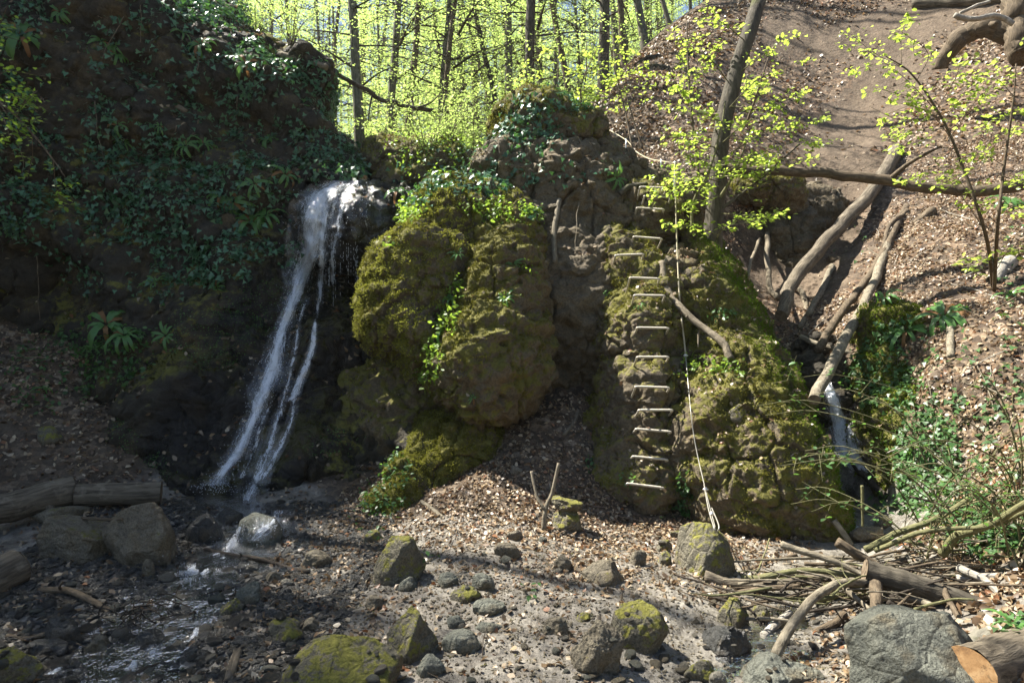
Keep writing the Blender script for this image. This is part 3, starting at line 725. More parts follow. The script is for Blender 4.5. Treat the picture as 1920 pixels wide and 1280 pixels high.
for k, q in enumerate([[(612,470,6),(600,560,7),(584,650,7),(558,745,9),(528,830,11),(488,905,14)], [(575,560,6),(556,640,7),(540,720,8),(520,790,9)], [(655,345,9),(640,400,10),(628,460,8),(622,540,6)], [(505,760,8),(482,830,10),(450,900,14)]]): ribbon(w, q, 45 + k, 1.0, .03, 11, 90, .8, dens=[-.2, -.24, -.18, -.26][k])
ribbon(w, LIP, 9, 1.0, .012, 25, 60, .1, .008, dens=-.6); ribbon(w, FOOT, 10, 1.1, .015, 21, 70, .2, .01, dens=-.35); ribbon(w, FOOT, 11, .6, .03, 15, 70, .3, .01, dens=-.25)
fall = tag(w.build('waterfall', [M['falling_water']]), kind='structure')
w = MB()
water_strands(w, MAIN, 22, 1.1, .001, .0028, 1, 90, span=(.05, .25))
droplets(w, MAIN, 1500, 1.0, 8)
droplets(w, LIP, 200, .8, 9, .03, (.002, .004)); droplets(w, FOOT, 260, .8, 10, .03, (.002, .004)); droplets(w, [(380,912,10),(405,912,14),(430,914,10)], 160, 1.2, 11)
tag(w.build('spray', [M['water_drop']]), kind='structure')
w = MB()   # the drips that fall clear of the overhang
g = np.random.default_rng(5)
for k in range(46):
    x = g.uniform(598, 722); y0 = 430 + abs(x - 660) * .35 + g.uniform(0, 60); L = g.uniform(20, 120); d = 8.38 + g.uniform(-.05, .12)
    for s in range(int(L / 7)):
        if g.random() < .55:
            a = W(x, y0 + s * 7, d); w.add(*tube(np.array([a, a - [0, 0, g.uniform(.01, .045)]]), .0022, 4, True))
tag(w.build('dripping_water', [M['water_drop']]), kind='structure')
SIDE = [(1549,716,9),(1560,755,14),(1572,790,20),(1580,820,25),(1590,850,27),(1612,885,22)]
w = MB()
for k in range(3): ribbon(w, SIDE, 20 + k, [1.2, .9, .7][k], [.03, .06, .10][k], 13, 90, dens=.12)
tag(w.build('side_waterfall', [M['falling_water']]), kind='structure')
# running water on the stream beds: a sheet that follows the bed, pierced by it where the bed stands proud
def sheet(name, path, half, up):
    s = spline(np.array(path), 160); t = np.gradient(s, axis=0); t = unit(t); nrm = np.c_[-t[:, 1], t[:, 0]]
    zc = ground_f(s); zc = smooth(zc, 15)
    # step the level down in little pools
    k = np.linspace(-1, 1, 21)
    q = s[:, None, :] + nrm[:, None, :] * (k * half)[None, :, None]
    z = np.repeat(zc[:, None], 21, 1) + up
    v = np.concatenate([q, z[..., None]], 2).reshape(-1, 3)
    v[:, 2] += fbm(v, 6, 3) * .006
    a = (np.arange(159)[:, None] * 21 + np.arange(20)[None]).ravel()
    return tag(mesh_obj(name, v, [np.stack([a, a + 1, a + 22, a + 21], 1)], M['stream_water']), kind='structure')
sheet('stream', [p for p in STREAM], .62, -.03)
sheet('side_stream', [p for p in STREAM_R], .45, -.07)
sheet('puddle', [PUDDLE[0] + (PUDDLE[0] - PUDDLE[1]) * .6, PUDDLE[0], PUDDLE[1], PUDDLE[1] + (PUDDLE[1] - PUDDLE[0]) * .6], .14, .004)
# ------------------------------------------------------------------ stones
def icosphere(sub):
    import bmesh
    b = bmesh.new(); bmesh.ops.create_icosphere(b, subdivisions=sub, radius=1)
    v = np.array([x.co[:] for x in b.verts]); f = np.array([[y.index for y in x.verts] for x in b.faces]); b.free(); return v, f
_ico = {k: icosphere(k) for k in (3, 4, 5, 6)}
def rock_shape(seed, facets=14, sub=5, round_=.0, rough=1.0, planes=None):
    g = np.random.default_rng(seed); v, f = _ico[sub]; v = v.copy()
    r = np.full(len(v), 1.0); nrm = unit(g.normal(size=(facets, 3))); h = g.uniform(.55, .9, facets)
    if planes: nrm = np.vstack([nrm, unit(np.array([p[:3] for p in planes], float))]); h = np.r_[np.maximum(h, .8), [p[3] for p in planes]]
    dv = v @ nrm.T; lim = np.where(dv > .05, h[None] / np.maximum(dv, .05), 9)
    ss = np.sort(lim, 1); r = np.minimum(1.05, lim.min(1)); r = r * (1 - round_) + round_ * .9
    v = v * r[:, None]
    n = vnormals(v, f)
    v = v + n * (fbm(v, 1.2, 3, seed=seed) * .16 + fbm(v, 4, 4, .6, seed=seed, ridge=True) * .045 * rough + fbm(v, 14, 3, seed=seed) * .014 * rough)[:, None]
    lo, hi = v.min(0), v.max(0)
    return (v - (lo + hi) / 2) / (hi - lo), f
def stone(px, py, w, h, mat, label, seed, name='boulder', facets=14, deep=1.0, sub=5, round_=0.0, sink=.42, tilt=0, rough=1.0, on=None, lift=0.0, group=None, dd=0, planes=None):
    """px,py centre of its outline, w,h outline size in photo pixels"""
    b = hit(px, min(py + h * .42, 1600), on)
    d = b[2] + dd; s = d / FOC; ww = w * s; hh = h * s * (1 + sink)
    v, f = rock_shape(seed, facets, sub, round_, rough, planes)
    M_ = np.array(Matrix.Rotation(R(tilt), 3, 'Y'))
    v = (v * [ww, ww * .8 * deep, hh]) @ M_.T
    o = mesh_obj(name, v, [f], M[mat])
    o.location = W(px, py + h * sink * .5, d + ww * .15 * deep); o.location.z += lift
    tag(o, label, 'rock' if name == 'boulder' else 'stone', group)
    bpy.context.view_layer.update()
    b_ = BVHTree.FromPolygons((v + np.array(o.location)).tolist(), f.tolist())
    STB.append(b_)
    return o
STB = []
S = stone
S(155,1002,172,80,'stone_brown','large pale flat-topped boulder on the left bank below the two logs',1,sub=6,facets=16)
S(268,1000,150,130,'stone_brown','big dark boulder leaning right, between the pale boulder and the stream',2,sub=6,facets=12,tilt=12)
S(112,962,100,34,'stone_brown','low flat slab tucked behind the pale boulder under the log',3)
S(386,990,62,58,'stone_wet','dark wet rounded boulder at the left edge of the cascade',4,round_=.4)
S(488,992,84,62,'stone_grey','yellowish wet tufa block in the middle of the cascade',5,rough=1.6)
S(432,968,50,36,'stone_wet','dark wet rock under the waterfall foot in the stream',6)
S(594,1046,58,32,'stone_brown','mossy tan stone on dark mud right of the cascade',7)
S(464,1062,46,26,'stone_wet','flat dark stone beside the lowest cascade step',8,round_=.4)
S(465,1115,46,48,'stone_grey','angular blue-grey stone standing in the shallow stream',9)
S(514,1080,32,20,'stone_brown','small orange-brown stone below the fallen branch',10)
S(538,1092,24,18,'pebble','little pale yellow stone next to the orange-brown one',11,'stone',sub=4)
S(278,1066,24,40,'stone_brown','upright narrow stone at the foot of the big dark boulder',12)
S(434,1136,46,32,'stone_mossy','moss-capped stone amid the stream gravel',13)
S(411,1138,24,18,'pebble','small bright white stone in the stream',14,'stone',sub=4,round_=.5)
S(117,1182,90,56,'stone_wet','dark slanting boulder in the lower left shallows',15)
S(28,1250,105,78,'stone_mossy','moss-topped boulder in the bottom left corner',16,sub=6)
S(280,1195,56,38,'stone_wet','dark bluish rock near the tangle of twigs in the stream',17)
S(335,1150,44,26,'stone_wet','low wet stone upstream of the twig tangle',18)
S(90,1215,70,34,'stone_wet','flat wet slab left of the moss-topped corner boulder',19)
S(180,1205,44,30,'stone_brown','tan stone between wet slabs at lower left',20)
S(750,1046,98,92,'stone_mossy','dark mossy boulder with a pointed top at the edge of the leaf heap',21,sub=6,facets=10)
S(772,1192,100,104,'stone_mossy','bright yellow-green mossy boulder in the sunlit foreground',22,sub=6,facets=9,tilt=-10,planes=[(-.35,-.45,.82,.5),(.8,-.6,.1,.55)])
S(866,1200,76,42,'stone_grey','smooth grey oval stone right of the yellow-green boulder',23,round_=.65,rough=.4)
S(808,1247,56,38,'stone_grey','rounded grey-green stone below the yellow-green boulder',24,round_=.5,rough=.5)
S(630,1262,250,120,'stone_mossy','largest foreground boulder, moss-streaked and cut off by the bottom edge',25,sub=6,facets=8,deep=.9,planes=[(.35,-.5,.8,.5),(-.6,-.4,.7,.5)])
S(536,1182,66,44,'stone_mossy','yellow mossy stone at the border of shade and sun',26)
S(588,1170,40,26,'stone_brown','small tan stone touching the yellow mossy one',27,sub=4)
st1 = S(1063,976,56,44,'stone_mossy','lower mossy block of the two-stone stack',28,facets=9,sink=.1)
S(1063,944,62,28,'stone_mossy','flat mossy cap stone on top of the two-stone stack',29,facets=12,sink=.05,dd=0.0,on=[STB[-1]])
S(951,1031,52,32,'stone_brown','pale wedge-shaped stone on the sunlit leaf slope',30)
S(1055,1055,36,36,'stone_brown','squarish stone in the leaves left of the long brown stone',31,sub=4)
S(1130,1072,82,46,'stone_brown','long brown angular stone in the middle of the clearing',32)
S(1198,1046,32,30,'stone_brown','small conical stone near the foot of the buttress',33,sub=4)
S(1246,1023,30,24,'stone_mossy','upper one of two knobbly stones beside the tall mossy boulder',34,sub=4)
S(1247,1046,28,28,'stone_mossy','lower one of two knobbly stones beside the tall mossy boulder',35,sub=4)
S(1322,1030,112,104,'stone_mossy','tall mossy boulder at the bottom end of the steel cable',36,sub=6,facets=11)
S(840,1086,40,26,'stone_grey','grey flat stone, leftmost of a row of cobbles',37,round_=.4)
S(906,1090,46,32,'stone_grey','grey cobble at the right end of the cobble row',38,round_=.4)
S(873,1112,60,30,'stone_mossy','wide moss-edged cobble below the cobble row',39,round_=.3)
S(917,1136,62,26,'stone_grey','long smooth grey cobble at the shadow border',40,round_=.6,rough=.5)
S(764,1093,36,26,'stone_grey','dull grey stone against the pointed mossy boulder',41,round_=.5)
S(1118,1212,100,100,'stone_brown','pale crumbly boulder with mossy patches in the right foreground',42,sub=6,rough=2)
S(1195,1172,112,86,'stone_mossy','rounded mossy boulder behind the pale crumbly one',43,sub=6,round_=.2)
S(1042,1172,50,34,'stone_brown','low tan stone left of the pale crumbly boulder',44)
S(702,1130,42,30,'stone_brown','brown stone sunk in mud at the sunlit mud patch',45)
S(1096,1155,36,16,'stone_mossy','thin mossy slab near the low tan stone',46,sub=4)
S(915,1172,56,18,'stone_grey','thin flat slab in the grey mud of the foreground',47,sub=4)
S(855,1165,36,22,'stone_grey','grey pebble-like stone above the smooth oval stone',48,sub=4,round_=.4)
S(965,1002,34,20,'stone_brown','small stone just above the wedge-shaped stone',49,sub=4)
S(968,880,24,18,'pebble','lone pale stone at the shaded top of the leaf heap',50,'stone',sub=4)
S(1155,1088,18,14,'stone_brown','tiny stone in front of the long brown stone',51,'stone',sub=4)
S(1715,1226,262,168,'stone_grey','huge flat-faced grey boulder at the brush pile',52,sub=6,facets=12,deep=.85,rough=.55,sink=.15,planes=[(.12,-.62,.78,.45),(-.85,-.5,.25,.58),(.1,.15,1,.62),(.8,-.35,.5,.7),(-.4,.3,.9,.66)])
S(1462,1252,156,56,'stone_grey','long grey slab with moss spots left of the huge grey boulder',53,sub=6,facets=9,tilt=-9)
S(1312,1254,64,44,'stone_mossy','mossy stone at the bottom edge right of centre',54)
S(1374,1146,66,54,'stone_mossy','rounded stone under the sticks at the left of the brush pile',55,round_=.3)
S(1424,1148,40,36,'stone_mossy','smaller stone wedged beside the rounded one under the sticks',56)
S(1362,1196,90,52,'stone_wet','dark wet rock below the rounded stone at the muddy trickle',57)
S(1346,1272,34,30,'pebble','whitish block at the bottom edge by the muddy trickle',58,'stone')
S(1622,1000,60,30,'stone_brown','flat brown rock in the dark hollow under the side waterfall',59)
S(1660,975,40,24,'stone_brown','small rock in the hollow beside the flat brown rock',60,sub=4)
S(1385,770,40,28,'stone_mossy','mossy knob on the ledge of the right cone',61,sub=4)
S(1268,1002,26,18,'stone_mossy','tiny mossy stone between buttress and tall mossy boulder',62,'stone',sub=4)
S(700,1005,40,22,'stone_mossy','low mossy hump at the tip of the mossy foot',63,sub=4)
S(95,815,44,34,'stone_mossy','mossy round stone on the shaded leaf bank at left',64,sub=4,round_=.4)
BV += STB

# pebbles: countable small stones on the stream bed and the clearing
protos = []
for k in range(8):
    v, f = rock_shape(200 + k, 12, 3, [.2, .5][k % 2]); protos.append((v, f))
def pebbles(n, region, mats, size, label, group, seed):
    g = np.random.default_rng(seed); made = {}; c = 0; tries = 0
    while c < n and tries < n * 20:
        tries += 1; x, y = region(g); h = hit(x, y, [GB] + STB)
        if h is None or h[1].z < .5: continue
        k = int(g.integers(8)); m = mats[int(g.integers(len(mats)))]
        s = g.uniform(*size) * g.choice([.7, 1, 1.5]); 
        if (k, m) not in made:
            o = mesh_obj('pebble', protos[k][0], [protos[k][1]], M[m]); made[k, m] = o; tag(o, label, 'stone', group)
        else: o = made[k, m].copy(); COL.objects.link(o)
        o.location = h[0] + Vector((0, 0, s * .12)); o.scale = (s * g.uniform(.8, 1.4), s * g.uniform(.8, 1.2), s * g.uniform(.5, .8)); o.rotation_euler = (g.uniform(-.3, .3), g.uniform(-.3, .3), g.uniform(0, 6.3))
        c += 1
pebbles(145, lambda g: (g.uniform(0, 560), g.uniform(1075, 1280)), ['pebble_wet', 'pebble_wet', 'stone_grey', 'stone_wet', 'pebble'], (.03, .075), 'wet pebble lying in the shallow stream at lower left', 'wet pebbles of the stream bed', 31)
pebbles(72, lambda g: (g.uniform(690, 1260), g.uniform(1000, 1280)), ['pebble', 'stone_grey', 'stone_brown'], (.02, .055), 'small dry pebble on the sunlit clearing floor', 'dry pebbles on the clearing', 32)
pebbles(40, lambda g: (g.uniform(1220, 1560), g.uniform(1130, 1280)), ['pebble_wet', 'pebble', 'stone_brown'], (.025, .05), 'muddy pebble in the trickle at lower right', 'pebbles in the muddy trickle', 33)
pebbles(38, lambda g: (g.uniform(300, 640), g.uniform(930, 1075)), ['pebble_wet', 'stone_wet', 'stone_brown'], (.03, .07), 'dark pebble on wet mud by the waterfall foot', 'pebbles by the waterfall foot', 34)
# gravel too fine to count
def gravel(n, region, mat, size, seed, name='gravel'):
    g = np.random.default_rng(seed); v, f = icosphere(1); v = v * (1 + .25 * g.normal(size=(len(v), 1)))
    q = np.array([region(g) for _ in range(n)])
    for c_, r_ in ((W(385,1060,5.0), .3), (W(430,1020,5.6), .2), (W(500,980,6.0), .25)): q = q[np.linalg.norm(q - c_[:2], axis=1) > r_]
    n = len(q); pos = np.c_[q, gz(q) + .002]
    sc = g.uniform(*size, (n, 1)) * g.uniform(.6, 1.3, (n, 3)) * [1, 1, .6]
    vv, ff = instance(v, [f], pos, frames(rnd_dirs(n) * .5 + [0, 0, 1], rnd_dirs(n)), sc)
    tag(mesh_obj(name, vv, ff, M[mat], smooth=False), kind='stuff')
gravel(14000, lambda g: (g.uniform(-1.6, 2.0), g.uniform(3.1, 6.2)), 'stone_brown', (.003, .011), 1)
gravel(14000, lambda g: (g.uniform(-3.8, -1.0), g.uniform(3.0, 6.6)), 'pebble_wet', (.008, .03), 2, 'stream_gravel')
# ------------------------------------------------------------------ the steps of the stream, draped over the stones
w = MB()
for k, (pth, wd) in enumerate([([(525,955,20),(505,985,34),(470,1015,30)], 1), ([(452,985,10),(438,1012,18),(420,1036,22)], 1), ([(424,1034,26),(392,1052,42),(368,1074,52)], 1), ([(372,1163,7),(366,1186,10),(350,1202,14)], 1), ([(258,1234,14),(238,1254,20)], 1), ([(300,1205,14),(285,1222,16)], 1), ([(190,1172,16),(172,1188,18)], 1), ([(120,1245,16),(98,1262,20)], 1), ([(330,1120,18),(318,1136,20)], 1)]):
    for m in range(2): ribbon(w, pth, 30 + k * 3 + m, [1.1, .8][m], [.035, .055][m], 19, 40, .25, .012, dens=[-.3, -.22, -.12, -.2, -.2, -.25, -.25, -.25, -.25][k])
tag(w.build('cascade', [M['falling_water']]), kind='structure')
w = MB()
droplets(w, [(525,955,20),(505,985,30),(470,1015,26)], 160, 1, 70, .01, (.002, .005)); droplets(w, [(424,1034,22),(392,1052,36),(368,1074,44)], 260, 1, 71, .012, (.002, .006)); droplets(w, [(452,985,10),(438,1012,16),(420,1036,18)], 140, 1, 72, .012, (.002, .005))
for m in range(2): droplets(w, [(340,1072,6),(385,1076,6),(430,1078,6)], 220, 1.5, 60 + m, .015, (.003, .007))
tag(w.build('foam', [M['water_drop']]), kind='structure')

# ------------------------------------------------------------------ rungs, rope, cable
def rung(px, py, w, slope, leg, label, seed):
    b = hit(px, py + leg * .9) ; d = b[2]
    root = empty('rung', b[0]); s = d / FOC; half = w * s / 2; drop_ = leg * s
    mb = MB(); n = b[1]; out = max(.05, .16 - drop_ * .5)
    dz = slope * s
    A = np.array([-half, -.075, drop_ + dz / 2]); B = np.array([half, -.075, drop_ - dz / 2])
    back = np.array([0, .24, -max(drop_, .03) - .03])
    pts = [A + back, A + back * .45, A + back * .1 + [.0, 0, 0], A + [.012, 0, .008], A * .5 + B * .5 + [0, 0, .008], B + [-.012, 0, .008], B + back * .1, B + back * .45, B + back]
    p = spline(np.array(pts), 60)
    mb.add(*tube(p, .0105, 7))
    bar = mb.build('bar', [M['rung_metal']], root)
    r = MB()                                # the ribs of the reinforcing steel along the step
    for k in range(26):
        c = A + (B - A) * (.08 + .84 * k / 25) + [0, 0, .008]; r.add(*tube(np.array([c - [.0025, 0, 0], c + [.0025, 0, 0]]), .0135, 7))
    r.build('rib', [M['rung_metal']], root)
    return tag(root, label, 'rung', 'iron rungs up the buttress')
for k, (x, y, w_, sl_, lg) in enumerate([(1207,909,66,8,5),(1216,858,64,6,5),(1222,807,64,5,8),(1226,770,62,0,14),(1220,728,62,2,18),(1221,672,58,0,16),(1221,618,58,1,16),(1215,558,56,1,18),(1206,526,54,2,18),(1178,482,52,-2,14),(1212,450,52,4,10),(1217,396,50,3,12),(1230,374,48,3,14),(1222,357,48,2,16)]):
    lab = ['lowest iron rung, rusty and close to the ground on the buttress', 'second iron rung from the bottom, slanting down to the right', 'third iron rung from the bottom above a rock crack',
           'fourth iron rung from the bottom, beside a mossy notch', 'fifth iron rung from the bottom, near the leaf-strewn ledge', 'sixth iron rung from the bottom', 'seventh iron rung from the bottom, midway up the climb',
           'eighth iron rung from the bottom, over a mossy step', 'ninth iron rung from the bottom, among roots and dead leaves', 'tenth iron rung from the bottom, set furthest to the left', 'eleventh iron rung from the bottom, below the bare patch',
           'third iron rung from the top', 'second iron rung from the top', 'topmost iron rung at the end of the climb'][k]
    rung(x, y, w_, sl_, lg, lab, k)
# cable down the climb
cpx = [(1265,306,8.35),(1268,430,8.0),(1274,560,7.5),(1285,662,7.0),(1300,810,6.35),(1323,918,5.95),(1342,992,5.72)]
def pull(p):
    h = hit(p[0], p[1]); d = p[2]
    if h: d = min(d, h[2] - .03)
    return W(p[0], p[1], d)
_c = spline(np.array(cpx), 90); _hc = [hit(a, b) for a, b, _ in _c]; _d = np.array([min(c[2], h[2] - .03) if h else c[2] for c, h in zip(_c, _hc)])
_d = np.minimum(smooth(_d, 9), _d); cpa = np.array([W(a, b, d) for (a, b, _), d in zip(_c, _d)])
cp = cpa[[0, 15, 30, 45, 60, 74, 89]]
root = empty('safety_cable', cp[-1])
o0 = np.array(root.location)
mb = MB(); mb.add(*tube(cpa[45:] - o0, .0045, 6)); mb.build('steel_cable', [M['cable']], root)
mb = MB(); mb.add(*tube(cpa[:46] - o0, .0062, 7)); mb.add(*tube(cpa[:46] - o0 + [.009, .008, 0], .0045, 7)); mb.build('doubled_rope', [M['rope']], root)
c5 = cp[5] - o0; c6 = cp[6] - o0
mb = MB(); mb.add(*tube(spline(np.array([c5 + [-.012, 0, .04], (c5 + c6) / 2 + [-.018, -.01, 0], c6 + [-.02, -.01, .03], c6 + [0, -.012, -.015], c6 + [.02, -.01, .03], (c5 + c6) / 2 + [.01, -.01, 0]]), 40), .005, 6)); mb.build('end_loop', [M['cable']], root)
for q_ in (cp[3], cp[5], cp[5] * .35 + cp[6] * .65):
    mb = MB(); c = q_ - o0
    mb.add(*tube(np.array([c + [-.022, -.008, 0], c + [.022, -.008, 0]]), .009, 6)); mb.add(*tube(np.array([c + [0, 0, -.016], c + [0, 0, .016]]), .014, 8)); mb.build('clamp', [M['clamp']], root)
tag(root, 'pale taut rope and steel cable running down beside the rungs, looped at its end', 'cable')
def stake(px, py0, py1, d, label, r=.012):
    a = W(px, py0, d); b = W(px - 3, py1, d); root = mb = MB()
    mb.add(*tube(spline(np.array([b - [0, 0, .3], b, a]), 12), r, 8)); mb.add(*tube(np.array([a - [0, 0, .02], a + [0, 0, .005]]), r * 1.5, 8))
    return tag(mb.build('metal_stake', [M['clamp']]), label, 'stake')
stake(1266, 304, 372, 8.42, 'thickest metal stake, where the rope turns down the climb')
stake(1174, 262, 320, 11.3, 'thin pale metal stake farthest back on the slope holding the rope')
stake(1240, 300, 334, 9.8, 'short whitish stake under the sagging rope')
rp = np.array([W(1132,238,13.0), W(1174,263,11.3), W(1190,282,10.6), W(1215,297,9.8), W(1240,302,9.2), W(1265,306,8.42)])
mb = MB(); mb.add(*tube(spline(rp, 60), .007, 7)); tag(mb.build('handrail_rope', [M['rope']]), 'pale sagging rope strung between stakes at the top of the climb', 'rope')

# ------------------------------------------------------------------ logs and sticks
def tube_thing(name, pts, r0, r1, mat, label, cat, group=None, sides=9, n=28, wob=.0, rough=.15, seed=0, twigs=0, cut=None, cutmat='cut_old', knots=0):
    p = spline(np.asarray(pts, float), n); base = p[0].copy(); p = p - base
    L = np.linalg.norm(np.diff(p, axis=0), axis=1).sum()
    if wob:
        w_ = np.c_[fbm(np.c_[np.linspace(0, L * 2.2, n), np.full(n, seed * 3.3), np.zeros(n)], 1, 3), fbm(np.c_[np.linspace(0, L * 2.2, n), np.full(n, seed * 3.3 + 50), np.zeros(n)], 1, 3), fbm(np.c_[np.linspace(0, L * 2.2, n), np.full(n, seed * 3.3 + 90), np.zeros(n)], 1, 3)]
        p = p + w_ * wob
    mb = MB(); rad = np.linspace(r0, r1, n) * (1 + .12 * fbm(np.c_[np.linspace(0, L * 4, n), np.full(n, seed * 1.), np.zeros(n)], 1, 2))
    tv, tf = tube(p, rad, sides, cut is None, rough, seed)
    an = np.tile(np.arange(sides) / sides * 2 * np.pi, n); al = np.repeat(np.linspace(0, L, n), sides); rr_ = np.repeat(np.full(n, max(r0, r1)), sides)
    bk = np.c_[np.cos(an) * rr_, np.sin(an) * rr_, al] + seed * .37
    if cut is None: bk = np.vstack([bk, bk[0], bk[-1]])
    mb.add(tv, tf, 0, bark_axis=bk)
    g = np.random.default_rng(seed + 400)
    for k in range(twigs):
        i = int(g.integers(n // 5, n - 2)); d = unit(p[i + 1] - p[i]); s = unit(np.cross(d, g.normal(size=3))); l = L * g.uniform(.06, .28)
        e = p[i] + (d * g.uniform(.3, 1) + s) * l * .6
        mb.add(*tube(spline(np.array([p[i], (p[i] + e) / 2 + g.normal(size=3) * l * .08, e]), 8), np.linspace(rad[i] * .55, rad[i] * .2, 8), 6), 1, bark_axis=(0., 0., 0.))
    for k in range(knots):
        i = int(g.integers(3, n - 3)); d = unit(p[i + 1] - p[i]); s = unit(np.cross(d, g.normal(size=3)))
        mb.add(*tube(np.array([p[i] + s * rad[i] * .5, p[i] + s * rad[i] * 1.25 + d * rad[i] * .3]), [rad[i] * .4, rad[i] * .22], 7), 1, bark_axis=(0., 0., 0.))
    if cut is None:
        o = mb.build(name, [M[mat + '_lying'], M[mat]]); o.location = base
    else:
        o = empty(name, base); mb.build('bark', [M[mat + '_lying'], M[mat]], o)
        for e in cut:                       # sawn end: a slightly dished disc with rings
            i = 0 if e == 0 else n - 1; a = unit(p[1] - p[0]) * -1 if e == 0 else unit(p[-1] - p[-2])
            u = unit(np.cross(a, [0, 0, 1.])); v_ = np.cross(a, u); an = np.arange(22) / 22 * 2 * np.pi
            rr = rad[i] * 1.0; rings = [np.zeros((1, 3))]
            for q_ in (.33, .66, 1.0): rings.append((np.cos(an)[:, None] * u + np.sin(an)[:, None] * v_) * rr * q_ * (1 + .04 * np.sin(an * 3 + seed))[:, None])
            V = np.concatenate(rings) + a * .004; k = np.arange(22); k2 = (k + 1) % 22
            F = [np.stack([np.zeros(22, int), 1 + k, 1 + k2], 1)]; Q = [np.stack([1 + j * 22 + k, 1 + (j + 1) * 22 + k, 1 + (j + 1) * 22 + k2, 1 + j * 22 + k2], 1) for j in (0, 1)]
            c = mesh_obj('cut_face', V, [F[0], np.concatenate(Q)], M[cutmat], o, smooth=False); c.location = p[i]
    return tag(o, label, cat, group)
def pxpath(pp, lift=0.0, d0=None, d1=None):
    "depths of the ends come from the surface they rest on (or are given); between, the piece runs straight in depth"
    h0 = hit(*pp[0]); h1 = hit(*pp[-1])
    a = d0 if d0 else h0[2] - lift; b = d1 if d1 else h1[2] - lift
    n = len(pp); out = []
    L = np.r_[0, np.cumsum(np.linalg.norm(np.diff(np.array(pp, float), axis=0), axis=1))]; L = L / L[-1]
    for (x, y), t in zip(pp, L): out.append(W(x, y, 1 / ((1 - t) / a + t / b)))
    return np.array(out)
def log(pp, rpx, mat, label, name='log', cat='log', d0=None, d1=None, lift=None, r1=None, **kw):
    h = hit(*pp[0]); d = d0 or h[2]; r = rpx * d / FOC
    e = (d1 or hit(*pp[-1])[2]); rr1 = (r1 if r1 else rpx) * e / FOC
    return tube_thing(name, pxpath(pp, r * .6 if lift is None else lift, d0, d1), r, rr1, mat, label, cat, **kw)
log([(-30,958),(20,950),(80,932),(138,920)], 27, 'bark_log', 'thick furrowed log at the left edge with a cracked end', sides=20, n=40, rough=.1, cut=(0, 1), d0=5.7, d1=6.15, seed=1, knots=2)
log([(142,928),(200,926),(255,925),(302,924)], 21, 'bark_log', 'furrowed log lying right of the thicker one, flecked with pale fungi', sides=20, n=40, rough=.1, cut=(0, 1), d0=6.1, d1=6.35, seed=2, knots=2)
log([(-70,1125),(-20,1090),(32,1062)], 36, 'bark_log', 'short thick log cut off by the left picture edge', sides=20, n=30, rough=.1, cut=(1,), d0=4.5, d1=4.85, seed=3)
log([(1345,316),(1500,322),(1650,338),(1750,353),(1850,358),(1990,330)], 9, 'bark_brown', 'long horizontal fallen trunk bridging the right slope', 'fallen_trunk', 'trunk', d0=9.6, d1=8.3, r1=11, sides=14, n=60, wob=.06, seed=4, twigs=2)
log([(1683,280),(1640,352),(1560,440),(1490,525),(1466,592)], 12, 'bark_log', 'thick grey trunk lying steeply down the slope across the horizontal one', 'fallen_trunk', 'trunk', d1=9.0, r1=12, sides=14, n=50, seed=5, wob=.03, lift=.2, cut=(0, 1))
log([(1700,385),(1640,500),(1585,575),(1532,655)], 6, 'stick_brown', 'slim pole leaning into the gully, upper of two parallel poles', 'pole', 'pole', seed=6, wob=.05, r1=8, d1=7.9)
log([(1672,440),(1625,560),(1590,625),(1525,747)], 7, 'stick_pale', 'pale barkless pole hanging over the side waterfall', 'pole', 'pole', d1=6.6, r1=11, seed=7, wob=.03, sides=12, cut=(1,))
log([(1750,395),(1700,432),(1640,470),(1556,490)], 9, 'bark_brown', 'short brown log lying across the slope behind the poles', seed=8, wob=.04)
log([(1862,527),(1878,505),(1895,490)], 13, 'deadwood', 'stubby pale log at the foot of the thin sapling', seed=9, cut=(1,), sides=12)
log([(1700,395),(1665,430),(1640,520),(1605,560)], 4, 'stick_brown', 'thin bent stick between the two parallel poles', 'stick', 'stick', seed=10, wob=.05)
log([(1783,610),(1782,640),(1783,670)], 7, 'stick_pale', 'short upright stake below the big fern', 'stick', 'stick', seed=11)
log([(1440,438),(1441,500),(1447,540),(1456,562)], 5, 'root_pale', 'pale vertical root hanging in the dark gap behind the cone', 'root', 'root', seed=12, wob=.05)
log([(1425,448),(1408,490),(1402,520)], 3, 'root_pale', 'thin forked root left of the hanging root', 'root', 'root', seed=13, wob=.03)
log([(1478,530),(1503,548),(1512,580),(1502,615)], 5, 'root_pale', 'hooked pale root below the steep grey trunk', 'root', 'root', seed=14, wob=.03, twigs=2)
log([(1560,500),(1540,545),(1515,590)], 6, 'stick_pale', 'pale stick propped beside the hooked root', 'stick', 'stick', seed=15, wob=.03)
log([(1500,630),(1550,650),(1607,664)], 5, 'stick_pale', 'pale stick lying across the gully above the side waterfall', 'stick', 'stick', seed=16, wob=.03, d0=8.4, d1=8.0)
log([(1600,868),(1630,900),(1662,932)], 6, 'stick_dark', 'dark soaked branch slanting through the hollow', 'stick', 'stick', seed=17, wob=.03)
log([(1563,975),(1582,1000),(1596,1022)], 6, 'stick_pale', 'grey stick standing at the right foot of the cone', 'stick', 'stick', seed=18)
log([(1764,128),(1785,90),(1822,62),(1870,58),(1935,78)], 14, 'bark_brown', 'dark arching root of the uprooted stump at upper right', 'stump_root', 'root', d0=13.2, d1=12.4, sides=14, n=40, wob=.15, rough=.3, seed=19, twigs=5, r1=22)
log([(1905,-30),(1900,20),(1908,70),(1915,110)], 20, 'bark_brown', 'dark gnarled stump in the upper right corner', 'stump', 'stump', d0=12.6, d1=12.2, sides=14, n=30, wob=.2, rough=.4, seed=20, twigs=5)
